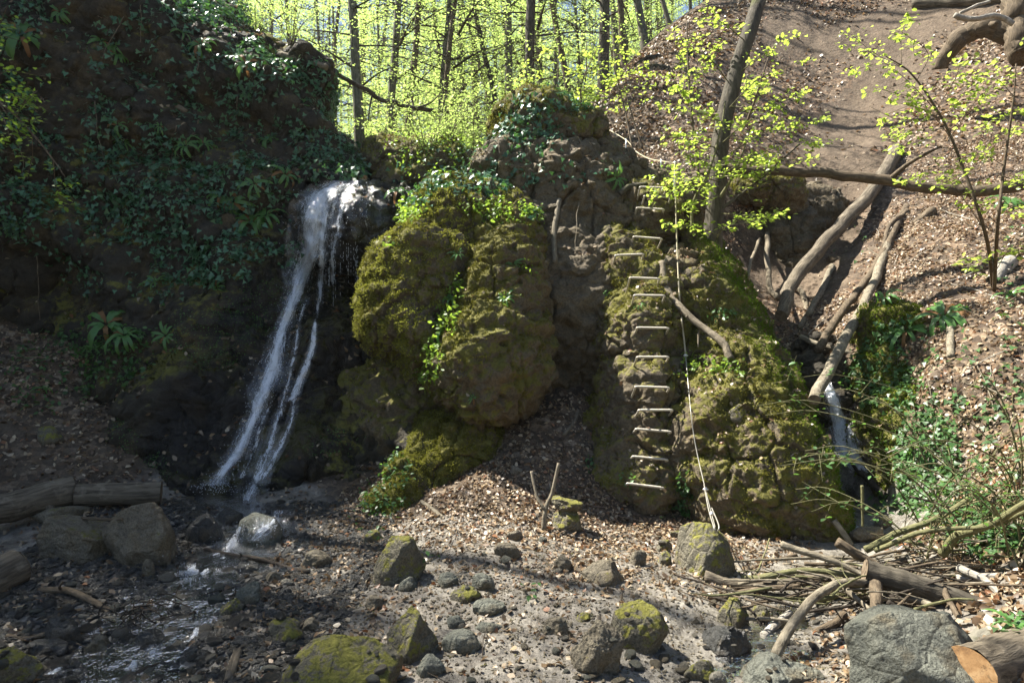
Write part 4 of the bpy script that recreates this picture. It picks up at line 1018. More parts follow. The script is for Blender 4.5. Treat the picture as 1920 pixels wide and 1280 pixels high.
log([(1788,28),(1825,36),(1868,28),(1900,46)], 5, 'deadwood', 'bleached crooked branch beside the stump', 'branch', 'branch', d0=12.0, d1=11.9, seed=21, wob=.06, twigs=2)
log([(1800,24),(1830,12),(1856,3)], 3, 'deadwood', 'bleached thin twig above the crooked branch', 'branch', 'branch', d0=12.0, d1=12.0, seed=22, wob=.04)
log([(1712,8),(1800,4),(1940,-6)], 10, 'bark_log', 'log lying along the very top of the right slope', seed=23, wob=.08, sides=12)
log([(1190,126),(1230,106),(1262,112),(1300,100)], 6, 'bark_dark', 'exposed dark root on the skyline of the right slope', 'root', 'root', seed=24, wob=.15, twigs=3)
log([(1180,134),(1215,126),(1255,128)], 4, 'bark_dark', 'second exposed root just under the skyline root', 'root', 'root', seed=25, wob=.12, twigs=2)
log([(1230,315),(1275,330),(1330,325)], 6, 'bark_brown', 'short brown branch lying behind the climb between rope and tree', 'branch', 'branch', seed=26, wob=.05, d0=9.9, d1=9.6)
log([(528,103),(570,113),(612,126)], 6, 'root_pale', 'weathered log on the rim of the left cliff', seed=27, wob=.03, sides=10)
log([(600,118),(690,170),(770,202),(868,214)], 4, 'bark_dark', 'thin dark pole slanting down behind the cliff rim', 'pole', 'pole', d0=11, d1=13, seed=28, wob=.1, twigs=5)
log([(130,50),(200,120),(270,165),(350,210)], 5, 'root_pale', 'half-buried root along the slanting ledge of the cliff', 'root', 'root', seed=29, wob=.08)
# left foreground
log([(522,1128),(470,1180),(405,1214),(310,1247),(215,1282)], 7, 'stick_dark', 'long dark branch across the lower stream', 'stick', 'stick', seed=30, wob=.05, twigs=3, sides=10, n=40)
log([(75,1104),(130,1110),(178,1132),(205,1148)], 6, 'stick_brown', 'brown stick on the stream bank below the short log', 'stick', 'stick', seed=31, wob=.03, twigs=2)
log([(146,1157),(190,1160),(240,1158)], 5, 'stick_pale', 'greyish stick ending at the twig tangle in the stream', 'stick', 'stick', seed=32, wob=.02, twigs=1)
log([(385,1030),(430,1040),(500,1050),(577,1074)], 4, 'stick_dark', 'thin dark branch lying over the cascade', 'stick', 'stick', seed=33, wob=.03, twigs=2)
log([(10,1193),(50,1197),(82,1187)], 5, 'stick_brown', 'crooked stick near the left edge among wet slabs', 'stick', 'stick', seed=34, wob=.03)
log([(428,1278),(436,1250),(446,1222)], 9, 'bark_log', 'stub of rotten wood at the bottom edge', 'log', 'log', seed=35, rough=.5)
log([(155,971),(195,973),(230,973)], 3, 'stick_brown', 'thin stick lying on top of the pale boulder', 'stick', 'stick', seed=36)
log([(40,1085),(62,1076),(80,1064)], 5, 'stick_dark', 'short dark stick by the short thick log', 'stick', 'stick', seed=37)
tm = MB(); g = np.random.default_rng(9); c0 = np.array(hit(270, 1165)[0])
for k in range(60):
    a = g.normal(size=3) * [.13, .09, .03] + [0, 0, .05]; b = a + unit(g.normal(size=3) * [1, 1, .6]) * g.uniform(.05, .16)
    tm.add(*tube(spline(np.array([a, (a + b) / 2 + g.normal(size=3) * .015, b]), 6), g.uniform(.0015, .005), 5))
o = tm.build('twig_tangle', [M['stick_dark']]); o.location = c0; tag(o, 'dark tangle of twigs caught in the stream', 'twigs')
# centre
log([(1020,993),(1023,955),(1034,925),(1047,868)], 5, 'stick_pale', 'forked pale stick standing upright beside the stone stack', 'stick', 'stick', d0=5.72, d1=5.75, seed=38, wob=.02, r1=3, lift=0)
f_ = log([(1020,952),(1008,930),(998,884)], 3, 'stick_pale', 'x', 'fork', 'stick', d0=5.72, d1=5.85, seed=39, wob=.02)
fk = [o for o in bpy.data.objects if o.get('label', '').startswith('forked pale')][0]
bpy.context.view_layer.update(); f_.parent = fk; f_.location = Vector(f_.location) - Vector(fk.location)
for k in ('label', 'category'): del f_[k]
log([(1048,375),(1040,430),(1040,492)], 5, 'stick_pale', 'grey stick leaning in the dark gully above the bulge', 'stick', 'stick', seed=40, wob=.02)
log([(790,940),(808,952),(830,970)], 4, 'stick_pale', 'short stick at the edge of the mossy foot', 'stick', 'stick', seed=41)
log([(1240,495),(1246,540),(1288,590),(1350,640),(1368,672)], 7, 'root_pale', 'long pale root snaking down from the ninth rung', 'root', 'root', seed=42, wob=.04, n=40, twigs=2)
log([(1250,488),(1215,520),(1170,545)], 5, 'root_pale', 'root branching left under the ninth rung', 'root', 'root', seed=43, wob=.04)
log([(1085,770),(1070,800),(1058,815)], 4, 'root_pale', 'thin root end in the shaded hollow below the gully', 'root', 'root', seed=44, wob=.03)
log([(1160,363),(1180,350),(1215,345)], 6, 'bark_dark', 'dark root crossing the top of the climb by the topmost rung', 'root', 'root', seed=45, wob=.04)
log([(1395,1070),(1440,1055),(1492,1040)], 4, 'stick_brown', 'thin stick in the shade at the foot of the cone', 'stick', 'stick', seed=46, wob=.01)
# brush pile
BR = [([(1465,1019),(1540,1042),(1622,1078)],7,'stick_pale','straight pale stick jutting up left out of the brush pile',4.75,4.5),
 ([(1640,1092),(1640,1120),(1641,1152)],13,'stick_brown','stubby cut branch pointing at the viewer over the huge grey boulder',4.35,3.95),
 ([(1453,1230),(1490,1162),(1540,1112),(1582,1090),(1650,1093)],10,'stick_pale','thick grey curved branch reaching down to the stream from the brush pile',3.75,4.4),
 ([(1322,1082),(1370,1093),(1470,1096),(1560,1080)],13,'bark_log','mossy cut branch at the left end of the brush pile',4.85,4.7),
 ([(1425,1079),(1510,1070),(1600,1080),(1650,1084)],6,'stick_green','wavy greenish stick across the top of the brush pile',4.75,4.5),
 ([(1252,1114),(1340,1118),(1420,1104),(1500,1100)],6,'stick_brown','long low stick sticking out of the brush pile to the left',4.6,4.5),
 ([(1570,1090),(1600,1115),(1632,1142)],6,'stick_pale','pale stick slanting onto the huge grey boulder',4.4,4.1),
 ([(1508,1056),(1560,1060),(1610,1066)],4,'stick_brown','short straight stick behind the pale jutting stick',4.8,4.7),
 ([(1428,1192),(1450,1170),(1480,1148)],9,'deadwood','barkless pale stick end under the curved branch',4.15,4.35),
 ([(1400,1160),(1440,1160),(1482,1166)],4,'stick_pale','grey stick level across the rounded stone',4.25,4.2),
 ([(1665,1126),(1720,1170),(1792,1212)],5,'stick_dark','dark crooked stick lying down the face of the huge grey boulder',4.0,3.85),
 ([(1770,1100),(1790,1145),(1812,1202)],6,'stick_brown','stick leaning on the right side of the huge grey boulder',4.25,3.95),
 ([(1622,1030),(1680,1002),(1750,972),(1822,930)],7,'stick_green','greenish branch rising to the right from the brush pile',5.0,5.1),
 ([(1640,1032),(1700,1006),(1760,992),(1860,985),(1930,955)],5,'stick_green','long thin branch arching to the right picture edge',4.9,4.3),
 ([(1768,1036),(1790,1005),(1850,985),(1930,940)],9,'stick_green','thick mossy bent branch at the right of the brush pile',4.8,4.2),
 ([(1800,1064),(1850,1090),(1880,1120)],8,'deadwood','white barkless branch at the right of the brush pile',4.5,4.2),
 ([(1795,1085),(1840,1082),(1892,1078)],9,'deadwood','broken white branch crossing the barkless one',4.5,4.4),
 ([(1690,1116),(1720,1125),(1745,1136)],8,'stick_pale','short pale stub beside the black log',4.35,4.2),
 ([(1525,1190),(1560,1170),(1582,1150)],10,'stick_brown','brown broken stub below the curved branch',4.15,4.25),
 ([(1570,1014),(1650,1060),(1700,1048)],9,'stick_brown','crumbling brown branch behind the black log',4.95,4.8),
 ([(1615,910),(1617,950),(1618,985)],3,'stick_green','single upright twig in front of the dark hollow',5.5,5.5),
 ([(1340,1120),(1400,1145),(1425,1175)],3,'stick_dark','thin dark twig drooping over the rounded stone',4.4,4.2),
 ([(1500,1130),(1560,1120),(1640,1090)],6,'stick_green','green stick under the curved branch',4.4,4.5),
 ([(1390,1085),(1500,1085),(1600,1062)],8,'stick_green','mossy limb along the back of the brush pile',4.95,4.9)]
for k, (pp, r_, m_, lb, a, b) in enumerate(BR):
    log(pp, r_, m_, lb, 'branch', 'branch', d0=a, d1=b, seed=60 + k, wob=.025, twigs=[0, 1, 2, 1][k % 4], sides=9, n=30, r1=r_ * .7, lift=0)
log([(1622,1070),(1700,1092),(1790,1122),(1900,1160)], 23, 'bark_dark', 'blackened thick log on the brush pile with an orange broken end', d0=4.4, d1=4.15, seed=90, sides=16, n=40, rough=.25, cut=(0,), cutmat='cut_old', lift=0, r1=17)
g = np.random.default_rng(21)
for k in range(125):
    px_ = g.normal(1640, 130); py_ = g.normal(1088, 20) + max(0, 1500 - px_) * .08; d = 4.75 - (py_ - 1080) * .012 + g.normal() * .15
    px_ = np.clip(px_, 1330, 1900); c = W(px_, py_, d); L = g.uniform(.3, 1.1); an = g.normal(0, .5) + (np.pi if g.random() < .5 else 0)
    dv = unit(np.array([np.cos(an), np.sin(an) * .8, g.normal() * .16])) * L / 2
    z_ = gh(c[0], c[1]); c[2] = max(c[2], z_ + .03)
    m_ = ['stick_pale', 'stick_green', 'stick_brown', 'stick_pale', 'stick_dark'][k % 5]; r_ = g.uniform(.004, .0115)
    tube_thing('stick', [c - dv, c + g.normal(size=3) * .03, c + dv], r_, r_ * .6, m_, 'bare stick jumbled among others in the brush pile', 'stick', 'loose sticks of the brush pile', seed=200 + k, wob=.03, twigs=int(g.integers(0, 4)), sides=7, n=18)
# sawn logs at the lower right corner
log([(1722,1288),(1800,1245),(1880,1190),(1990,1110)], 33, 'bark_grey', 'smooth grey log at the lower right corner with a split end', d0=3.5, d1=4.3, seed=91, sides=22, n=40, rough=.06, cut=(0,), lift=0, r1=30)
log([(1815,1262),(1890,1240),(1990,1205)], 48, 'bark_log', 'mossy log in the bottom right corner with a fresh orange sawn face', d0=3.3, d1=4.0, seed=92, sides=24, n=30, rough=.07, cut=(0,), cutmat='cut_wood', lift=0)
# scattered dead sticks on the right slope
for k in range(46):
    x = g.uniform(1480, 1915); y = g.uniform(250, 840); h = hit(x, y, [GB])
    if h is None: continue
    c = np.array(h[0]) + np.array(h[1]) * .02; t1 = unit(np.cross(np.array(h[1]), g.normal(size=3))); L = g.uniform(.25, .9)
    r_ = g.uniform(.004, .011); tube_thing('stick', [c - t1 * L / 2, c + g.normal(size=3) * .02, c + t1 * L / 2], r_, r_ * .5, ['stick_pale', 'stick_brown', 'deadwood'][k % 3], 'dead stick lying in the leaf litter of the right slope', 'stick', 'dead sticks on the right slope', seed=300 + k, wob=.04, twigs=int(g.integers(0, 3)), sides=6, n=14)
for k in range(40):
    x = g.uniform(20, 1250); y = g.uniform(930, 1270); h = hit(x, y, [GB])
    if h is None: continue
    c = np.array(h[0]) + np.array(h[1]) * .008; t1 = unit(np.cross(np.array(h[1]), g.normal(size=3))); L = g.uniform(.12, .4)
    r_ = g.uniform(.002, .005); tube_thing('twig', [c - t1 * L / 2, c + g.normal(size=3) * .01, c + t1 * L / 2], r_, r_ * .5, ['stick_pale', 'stick_brown', 'stick_dark'][k % 3], 'small twig lying on the clearing floor', 'twig', 'twigs on the clearing floor', seed=360 + k, wob=.02, twigs=1, sides=5, n=10)
# ------------------------------------------------------------------ plants and litter on the finished surfaces
def arr(o):
    me = o.data; n = len(me.vertices); v = np.zeros(n * 3, np.float32); me.vertices.foreach_get('co', v); v = v.reshape(-1, 3)
    nn = np.zeros(n * 3, np.float32); me.vertices.foreach_get('normal', nn)
    if o.parent: v = v + np.array(o.parent.location, np.float32)
    else: v = v + np.array(o.location, np.float32)
    a = None
    if 'moss' in me.attributes: a = np.zeros(n, np.float32); me.attributes['moss'].data.foreach_get('value', a)
    return v, nn.reshape(-1, 3), a
def proj(v): return np.c_[960 + FOC * v[:, 0] / np.maximum(v[:, 1], .1), 640 - FOC * (v[:, 2] - CZ) / np.maximum(v[:, 1], .1)]
SURF = {o.name: arr(o) for o in (cliff, body, lobe_a, bulge, foot, butt, cone, crest, rbank, mudr, mossb, wetr)}
DEAD = np.array([[.40, .30, .20], [.30, .20, .115], [.20, .12, .065], [.50, .41, .30], [.32, .13, .05], [.14, .09, .055], [.42, .30, .17], [.56, .48, .37]])
def litter(name, pos, nrm, size, seed, kind='stuff', parent=None, dark=1.0, lift=.012):
    g = np.random.default_rng(seed); n = len(pos)
    tmpl = LEAF6[0] * [1, 1, 1.6] - [0, .5, 0]
    nn = unit(nrm + g.normal(size=(n, 3)) * .55)
    sc = g.uniform(*size, n); sc3 = np.c_[sc * g.uniform(.8, 1.3, n), sc, sc * g.uniform(-1.5, 2.2, n)]
    v, f = instance(tmpl, LEAF6[1], pos + nrm * (lift * g.uniform(.1, 1.6, n))[:, None], frames(nn, rnd_dirs(n)), sc3)
    dark = dark * np.array([.80, .80, .74])
    DG = DEAD * .72 + DEAD.mean(1, keepdims=True) * np.array([.33, .29, .24])
    c = DG[g.choice(8, n, p=[.19, .2, .18, .12, .06, .11, .09, .05])] * g.uniform(.65, 1.2, (n, 1)) * dark
    o = mesh_obj(name, v, f, M['dry_leaf'], parent, attrs={'col': np.repeat(c, len(tmpl), 0)})
    return tag(o, kind=kind)
def gn(q):
    e = .03; return unit(np.c_[(gz(q - [e, 0]) - gz(q + [e, 0])) / (2 * e), (gz(q - [0, e]) - gz(q + [0, e])) / (2 * e), np.ones(len(q))])
def ground_litter(name, n, x0, x1, y0, y1, size, seed, f):
    g = np.random.default_rng(seed); q = np.c_[g.uniform(x0, x1, n), g.uniform(y0, y1, n)]; z = gz(q); v = np.c_[q, z]
    p = proj(v); keep = f(q, v, p) > g.random(n); q = q[keep]; v = v[keep]
    return litter(name, v, gn(q), size, seed)
def bare(q, v): 
    b = np.maximum(sstep(1.3, .5, seg_dist(q, PATH) + .9 * fbm(v, .9, 3)), sstep(1.1, .3, seg_dist(q, PATH2) + .8 * fbm(v, .9, 3)))
    return (1 - .96 * b) * sstep(.15, .5, np.minimum(seg_dist(q, STREAM), seg_dist(q, STREAM_R)))
ground_litter('leaf_litter', 110000, 2.2, 9.5, 4, 12.5, (.02, .062), 1, lambda q, v, p: bare(q, v) * sstep(.15, .9, v[:, 2]) * (.25 + .75 * sstep(-.15, .25, fbm(v, 1.1, 4, .6, seed=3))))
ground_litter('leaf_litter', 32000, 1.5, 13, 12.5, 19, (.07, .12), 2, lambda q, v, p: bare(q, v) * (.25 + .65 * sstep(-.2, .25, fbm(v, .8, 3, seed=3))))
ground_litter('leaf_litter', 34000, -1.7, 2.6, 3.2, 7.6, (.018, .055), 3, lambda q, v, p: bare(q, v) * np.clip(.12 + .95 * np.exp(-((q[:, 0] - .25) / 1.0) ** 2 - ((q[:, 1] - 6.0) / .75) ** 2) + .5 * sstep(.05, .3, fbm(v, 1.2, 4, seed=8)) * sstep(4.2, 5, q[:, 1]) + .25 * sstep(.1, .3, fbm(v, 1.6, 4, seed=5)) + .35 * sstep(1.1, 1.8, q[:, 0]), 0, 1))
ground_litter('leaf_litter', 30000, -8, -1.3, 3.2, 9.5, (.025, .07), 4, lambda q, v, p: bare(q, v) * np.clip(.12 + .4 * sstep(.3, .7, v[:, 2]) + .4 * sstep(.05, .25, fbm(v, 1.5, 3, seed=6)), 0, 1))
ground_litter('leaf_litter', 26000, 2.0, 7, 2.4, 5.6, (.04, .08), 6, lambda q, v, p: np.clip(bare(q, v) + .3, 0, 1) * sstep(.0, .2, v[:, 2]) * .8)
ground_litter('leaf_litter', 14000, -6, 3, 9.6, 16, (.06, .1), 5, lambda q, v, p: .8 + 0 * p[:, 0])
for k, (nm, dens, sz) in enumerate([('rock_body', .09, (.035, .065)), ('rung_buttress', .04, (.03, .055)), ('right_cone', .04, (.03, .055)), ('front_bulge', .006, (.03, .05)), ('left_lobe', .008, (.03, .05)), ('cliff', .10, (.045, .08)), ('crest_boulder', .02, (.03, .05)), ('mossy_bank_rock', .05, (.035, .06)), ('eroded_mud_rock', .015, (.03, .06))]):
    v, n, a = SURF[nm]; g = np.random.default_rng(60 + k)
    w = sstep(.35, .75, n[:, 2]) * sstep(-.15, .15, fbm(v, 1.8, 3, seed=k)) * dens + .0025 * (nm in ('rock_body', 'cliff'))
    m = g.random(len(v)) < w; m &= n[:, 1] < .7
    if m.sum() > 10: litter('leaf_litter', v[m], n[m], sz, 80 + k, dark=.8)

# ---- moss cushions: short tufts on the moss patches of each rock
def moss_tufts(o, dens, size, seed, parent=None, thr=.42, lo=(.06, .054, .012), hi=(.28, .265, .06), green=None):
    v, n, a = SURF[o.name]; g = np.random.default_rng(seed)
    k = a + (fbm(v, 7, 3, seed=seed)) * .5
    w = sstep(thr, thr + .2, k) * dens; w *= sstep(.35, -.1, n[:, 1])
    rep = np.floor(w + g.random(len(v))).astype(int); i = np.repeat(np.arange(len(v)), rep); N = len(i)
    if N < 5: return
    pos = v[i] + g.normal(size=(N, 3)) * .012
    tv = np.array([[-.35, 0, 0], [.35, 0, 0], [.1, .1, 1], [0, -.35, 0], [0, .35, 0], [-.2, -.2, .85], [.3, .25, 0], [-.3, -.25, 0], [.25, -.3, .7]]); tf = np.array([[0, 1, 2], [3, 4, 5], [6, 7, 8]])
    nn = unit(n[i] + g.normal(size=(N, 3)) * .45 + [0, 0, .25])
    sc = g.uniform(*size, N) * (1 + .8 * np.clip(fbm(pos, 6, 2, seed=seed + 3), -.6, 1))
    vv, ff = instance(tv, [tf], pos - n[i] * .004, frames(nn, rnd_dirs(N)), sc)
    t = np.clip(.5 + .9 * fbm(pos, 2.2, 3, seed=seed + 1) + g.normal(size=N) * .18, 0, 1)[:, None]
    c = np.array(lo) * (1 - t) + np.array(hi) * t
    if green is not None:
        gm = green(pos)[:, None]; c = c * (1 - gm) + gm * np.array([.12, .19, .02]) * (.6 + .8 * t)
    off = np.array(parent.parent.location) if parent is not None and parent.parent else np.zeros(3)
    m_ = mesh_obj('moss', vv - off, ff, M['moss_tuft'], parent, smooth=False, attrs={'col': np.repeat(c, len(tv), 0)})
    if parent is None: tag(m_, kind='stuff')
    else: m_['kind'] = 'stuff'; m_.location = off * 0
    return m_
def moss_part(o, dens, size, seed, **k):
    m_ = moss_tufts(o, dens, size, seed, o, **k)
    return m_
moss_part(lobe_a, 1.1, (.010, .026), 1, thr=.44, lo=(.10, .09, .022), hi=(.42, .42, .10))  # moss colours raised on this lobe to stand in for stronger sun
moss_part(bulge, .8, (.008, .02), 2, thr=.46, hi=(.21, .2, .045))
moss_part(foot, 1.2, (.008, .02), 3, hi=(.32, .31, .07))
moss_part(cone, .9, (.008, .02), 4, green=lambda p: sstep(.15, .6, (p[:, 0] - 2.2) - .45 * (1.2 - p[:, 2]) * .5))  # flank moss tinted greener in place of glancing sunlight
moss_part(butt, .4, (.012, .024), 5)
moss_part(body, .3, (.014, .03), 6)
moss_part(crest, .5, (.014, .03), 7)
moss_tufts(rbank, .7, (.014, .03), 8, rbank, green=lambda p: .6 + 0 * p[:, 0])
moss_tufts(mossb, .5, (.02, .04), 9, mossb)
moss_tufts(cliff, .35, (.02, .04), 10, None, thr=.5, hi=(.07, .075, .02))

# ---- leaves scattered over photo regions
def region_samples(ell, names, per, seed, ground=False):
    "vertices of the named surfaces that fall in image ellipses (cx,cy,rx,ry,density)"
    P = []; N = []; g = np.random.default_rng(seed)
    for nm in names:
        v, n, a = SURF[nm]; p = proj(v); f = n[:, 1] < .35
        w = np.zeros(len(v)); wob = fbm(v, 1.7, 4, .65, seed=seed) * 2.0
        for cx, cy, rx, ry, dn in ell:
            r = ((p[:, 0] - cx) / rx) ** 2 + ((p[:, 1] - cy) / ry) ** 2
            w = np.maximum(w, dn * sstep(1.25, .5, r + wob))
        m = f & (g.random(len(v)) < w * per); P.append(v[m]); N.append(n[m])
    if ground:
        x0 = min(e[0] - e[2] for e in ell); x1 = max(e[0] + e[2] for e in ell)
        for cx, cy, rx, ry, dn in ell:
            for k in range(int(dn * 15 * rx * ry / 1000)):
                a = g.uniform(0, 6.28); r = math.sqrt(g.random()); h = hit(cx + rx * r * math.cos(a), cy + ry * r * math.sin(a))
                if h: P.append(np.array([h[0]])); N.append(np.array([h[1]]))
    return np.concatenate(P), np.concatenate(N)
def leaves_on(name, pos, nrm, tmpl, size, mat, seed, out=(.01, .07), droop=.6, face=.8, label=None, cat=None, kind='stuff'):
    g = np.random.default_rng(seed); n = len(pos)
    nn = unit(nrm * face + np.array([0, 0, .35]) + g.normal(size=(n, 3)) * .4)
    t = unit(np.array([0, -.2, -1.]) * droop + g.normal(size=(n, 3)) * .6)
    v, f = instance(tmpl[0], tmpl[1], pos + nrm * g.uniform(*out, n)[:, None], frames(nn, t), g.uniform(*size, n))
    o = mesh_obj(name, v, f, M[mat])
    return tag(o, label, cat, kind=kind)
IVYC = [(460,140,90,55,1),(545,135,70,32,1),(350,365,160,65,1),(300,275,40,60,.8),(400,470,130,60,1),(470,350,100,50,1),(600,290,75,55,1),(330,22,130,30,1),(250,300,60,30,.8),(182,200,18,110,.9),(365,150,14,75,1),(445,190,18,90,1),
        (30,200,35,90,.8),(210,260,18,100,.7),(40,400,70,60,.9),(20,60,60,60,.8),(640,310,50,30,.9),(555,240,50,50,.5),(230,40,60,25,.5),(150,430,60,60,.25),(330,200,230,170,.14),(100,150,120,150,.08),(300,480,200,80,.15),(500,30,60,25,.8)]
IVYC += [(260,420,120,60,.5),(520,470,50,50,.5),(360,330,120,40,.6),(60,300,80,80,.35),(160,350,80,60,.35),(600,180,40,60,.5)]
p_, n_ = region_samples(IVYC, ['cliff'], .62, 41)
leaves_on('ivy', p_, n_, IVY, (.035, .075), 'ivy_leaf', 42, out=(.01, .12))
p_, n_ = region_samples([(130,665,120,50,1),(60,725,90,50,1),(110,750,80,34,.9),(200,690,90,40,.8),(30,690,60,40,.8),(260,640,60,30,.6),(40,400,60,40,.6)], ['cliff'], .35, 43, True)
leaves_on('ground_cover', p_, n_, LEAF6, (.04, .075), 'herb_leaf', 44, out=(.02, .12), droop=.3, face=.5)
p_, n_ = region_samples([(1010,240,75,60,1),(960,320,75,30,1),(860,315,100,40,.8),(870,350,95,24,.8),(1090,330,60,28,.5),(1080,200,40,25,.8),(790,330,70,40,.6),(950,280,40,40,.8),(780,385,30,20,1),(1000,400,25,15,.6)], ['rock_body', 'crest_boulder', 'left_lobe', 'front_bulge'], .09, 45)
leaves_on('ivy', p_, n_, IVY, (.035, .07), 'ivy_leaf', 46, out=(.01, .10))
p_, n_ = region_samples([(1690,690,90,90,1),(1880,860,50,190,1),(1750,780,70,60,1),(1895,480,40,110,.7),(1900,600,40,60,.9),(1870,1000,70,60,.8),(1790,660,60,40,.5),(1590,470,40,60,.4),(1900,1180,30,30,1),(1720,910,40,40,.6),(1745,870,60,100,5),(1690,950,50,25,3),(1800,960,60,60,3),(1860,1010,60,50,3)], ['mossy_bank_rock'], .08, 47, True)
leaves_on('ivy', p_, n_, IVY, (.035, .065), 'herb_leaf', 48, out=(.01, .09))
p_, n_ = region_samples([(700,955,50,55,1),(745,890,28,34,.7),(1285,945,16,60,.9),(1105,870,18,16,1),(1240,975,30,10,.8),(800,1040,22,22,.9),(995,1113,22,16,1.6),(1180,897,10,8,2),(1350,590,30,14,.8),(1135,550,12,8,1)], ['foot' if False else 'mossy_foot', 'rung_buttress', 'right_cone', 'rock_body'], .14, 49, True)
leaves_on('ground_cover', p_, n_, LEAF6, (.03, .055), 'herb_leaf', 50, out=(.015, .07), droop=.3, face=.5)
p_, n_ = region_samples([(450,590,75,55,1),(385,640,75,60,1),(230,825,28,42,1),(520,560,50,40,.6),(620,830,60,30,.5),(300,880,40,30,.6)], ['cliff'], 2.2, 51)
leaves_on('watercress', p_, n_, LEAF4, (.014, .028), 'herb_leaf', 52, out=(.0, .03), droop=.3)
p_, n_ = region_samples([(800,300,60,40,1),(830,270,60,30,.8),(760,290,40,30,.6),(950,405,60,14,1),(900,390,50,16,.7),(1350,695,70,16,.6),(1240,330,30,10,.3),(860,545,16,22,1.2),(845,600,22,38,1.3),(822,660,20,34,1.2),(812,700,14,18,.8),(772,400,26,20,1.2),(735,462,14,12,.8),(985,500,12,12,.7),(945,565,14,10,.7)], ['rock_body', 'left_lobe', 'front_bulge', 'right_cone', 'cliff'], .16, 53)
leaves_on('low_herbs', p_, n_, LEAF6, (.03, .06), 'shrub_leaf', 54, out=(.02, .16), droop=.0, face=.3)

# ---- hart's-tongue ferns
def frond(L, w, curl, seed):
    n = 9; t = np.linspace(0, 1, n); wd = w * np.minimum(1, t * 5 + .15) * np.sqrt(np.clip(1 - ((t - .35) / .66).clip(0) ** 2.2, 0, 1)); wd[-1] = .001
    a = .9 - t * curl; y = np.cumsum(np.cos(a)) / n * L; z = np.cumsum(np.sin(a)) / n * L
    wav = .006 * np.sin(t * 26 + seed)
    V = np.concatenate([np.c_[-wd, y, z + .25 * wd + wav], np.c_[0 * t, y, z - 0.0 * wd], np.c_[wd, y, z + .25 * wd - wav]])
    k = np.arange(n - 1); Q = np.concatenate([np.stack([k, k + n, k + n + 1, k + 1], 1), np.stack([k + n, k + 2 * n, k + 2 * n + 1, k + n + 1], 1)])
    return V, Q
def fern_proto(seed, cnt, L, curl, mat):
    g = np.random.default_rng(seed); root = empty('fern')
    for k in range(cnt):
        a = k / cnt * 6.283 + g.uniform(-.3, .3); l = L * g.uniform(.65, 1.1)
        V, Q = frond(l, l * .068, curl * g.uniform(.8, 1.2), seed + k); c, s = math.cos(a), math.sin(a)
        V = V @ np.array([[c, s, 0], [-s, c, 0], [0, 0, 1]])
        mesh_obj('frond', V, [Q], M[mat if g.random() > .08 else 'brown_frond'], root)
    return root
fp = [fern_proto(900 + k * 20, [10, 13, 9, 15, 8][k], [.22, .26, .19, .28, .17][k], [2.2, 2.6, 1.8, 2.7, 2.4][k], 'fern_leaf') for k in range(5)]
used = [False] * 5
FERN = [(115,25,1.1,1,'beneath the top edge of the cliff at far left'),(40,70,1.6,3,'large drooping, at the left edge high on the cliff'),(55,75,.9,4,'small yellowing, beside the large drooping one'),(190,78,1,0,'upper left on the slanting ledge'),(215,85,1,2,'right beside the upper left ledge one'),
 (218,103,1,1,'just under the slanting ledge'),(340,64,1,0,'dark, under the cliff rim'),(378,86,1.1,3,'broad, hanging below the cliff rim'),(430,54,1,2,'small, right of the broad rim one'),(222,236,1.2,4,'pale hanging, on bare brown cliff'),
 (231,268,1.1,2,'pale, just under the hanging one'),(350,276,1.2,1,'light green, mid cliff'),(381,272,1.1,0,'light green, right neighbour of the mid cliff one'),(300,238,1,4,'narrow, above the mid cliff pair'),(462,122,1.1,3,'within the ivy near the cliff top'),
 (505,265,1.2,1,'brownish green, right part of the cliff'),(560,250,.9,2,'small, near the right end of the cliff'),(440,378,1.4,3,'lush, in the dense green belt'),(415,368,1.3,1,'lush, left of the other in the green belt'),(470,420,1.5,3,'big, just left of the waterfall lip'),
 (500,408,1.3,1,'next to the waterfall lip'),(478,345,1.2,0,'above the big waterfall-side one'),(533,330,1.2,3,'dark, nearest to the top of the waterfall'),(293,530,1.2,2,'yellow green, in the lower shade of the cliff'),(408,540,1,4,'drooping, below the ivy belt'),
 (200,610,1.5,3,'big, above the leaf bank'),(235,632,1.4,1,'long leaved, right of the big one over the leaf bank'),(312,630,1.1,0,'bright, by the pale cress'),(180,655,1.1,2,'yellow green, amid the ground cover of the bank'),(80,730,.9,4,'small bright, low on the leaf bank'),
 (745,362,1.5,4,'hanging, right of the waterfall lip'),(858,478,1.2,2,'sunlit yellow, high on the left lobe'),(962,494,1.1,0,'shaded, upper part of the bulge'),(948,560,1.1,1,'shaded, middle of the bulge'),(850,562,1.3,1,'sunlit, in the crease left of the bulge'),
 (836,620,1.4,3,'silvery sunlit, lower in the crease left of the bulge'),(886,746,.8,4,'small pale, near the bottom of the bulge'),(1155,334,1.4,2,'green, at the top right of the outcrop'),(1772,598,2.0,3,'big glossy drooping, on the sunny right bank'),(1700,622,1.5,1,'pale, on the mossy rock by the side waterfall'),
 (1660,560,1.2,0,'pale, above the mossy rock by the side waterfall'),(1890,382,1.6,1,'dark, at the right edge halfway up the slope'),(1895,556,1.3,2,'half hidden, at the right edge'),(1360,690,1,0,'grassy, on the sunlit ledge of the cone'),(1200,575,1,4,'small, by the eighth rung'),(1900,1175,1,2,'by the sawn logs in the right corner')]
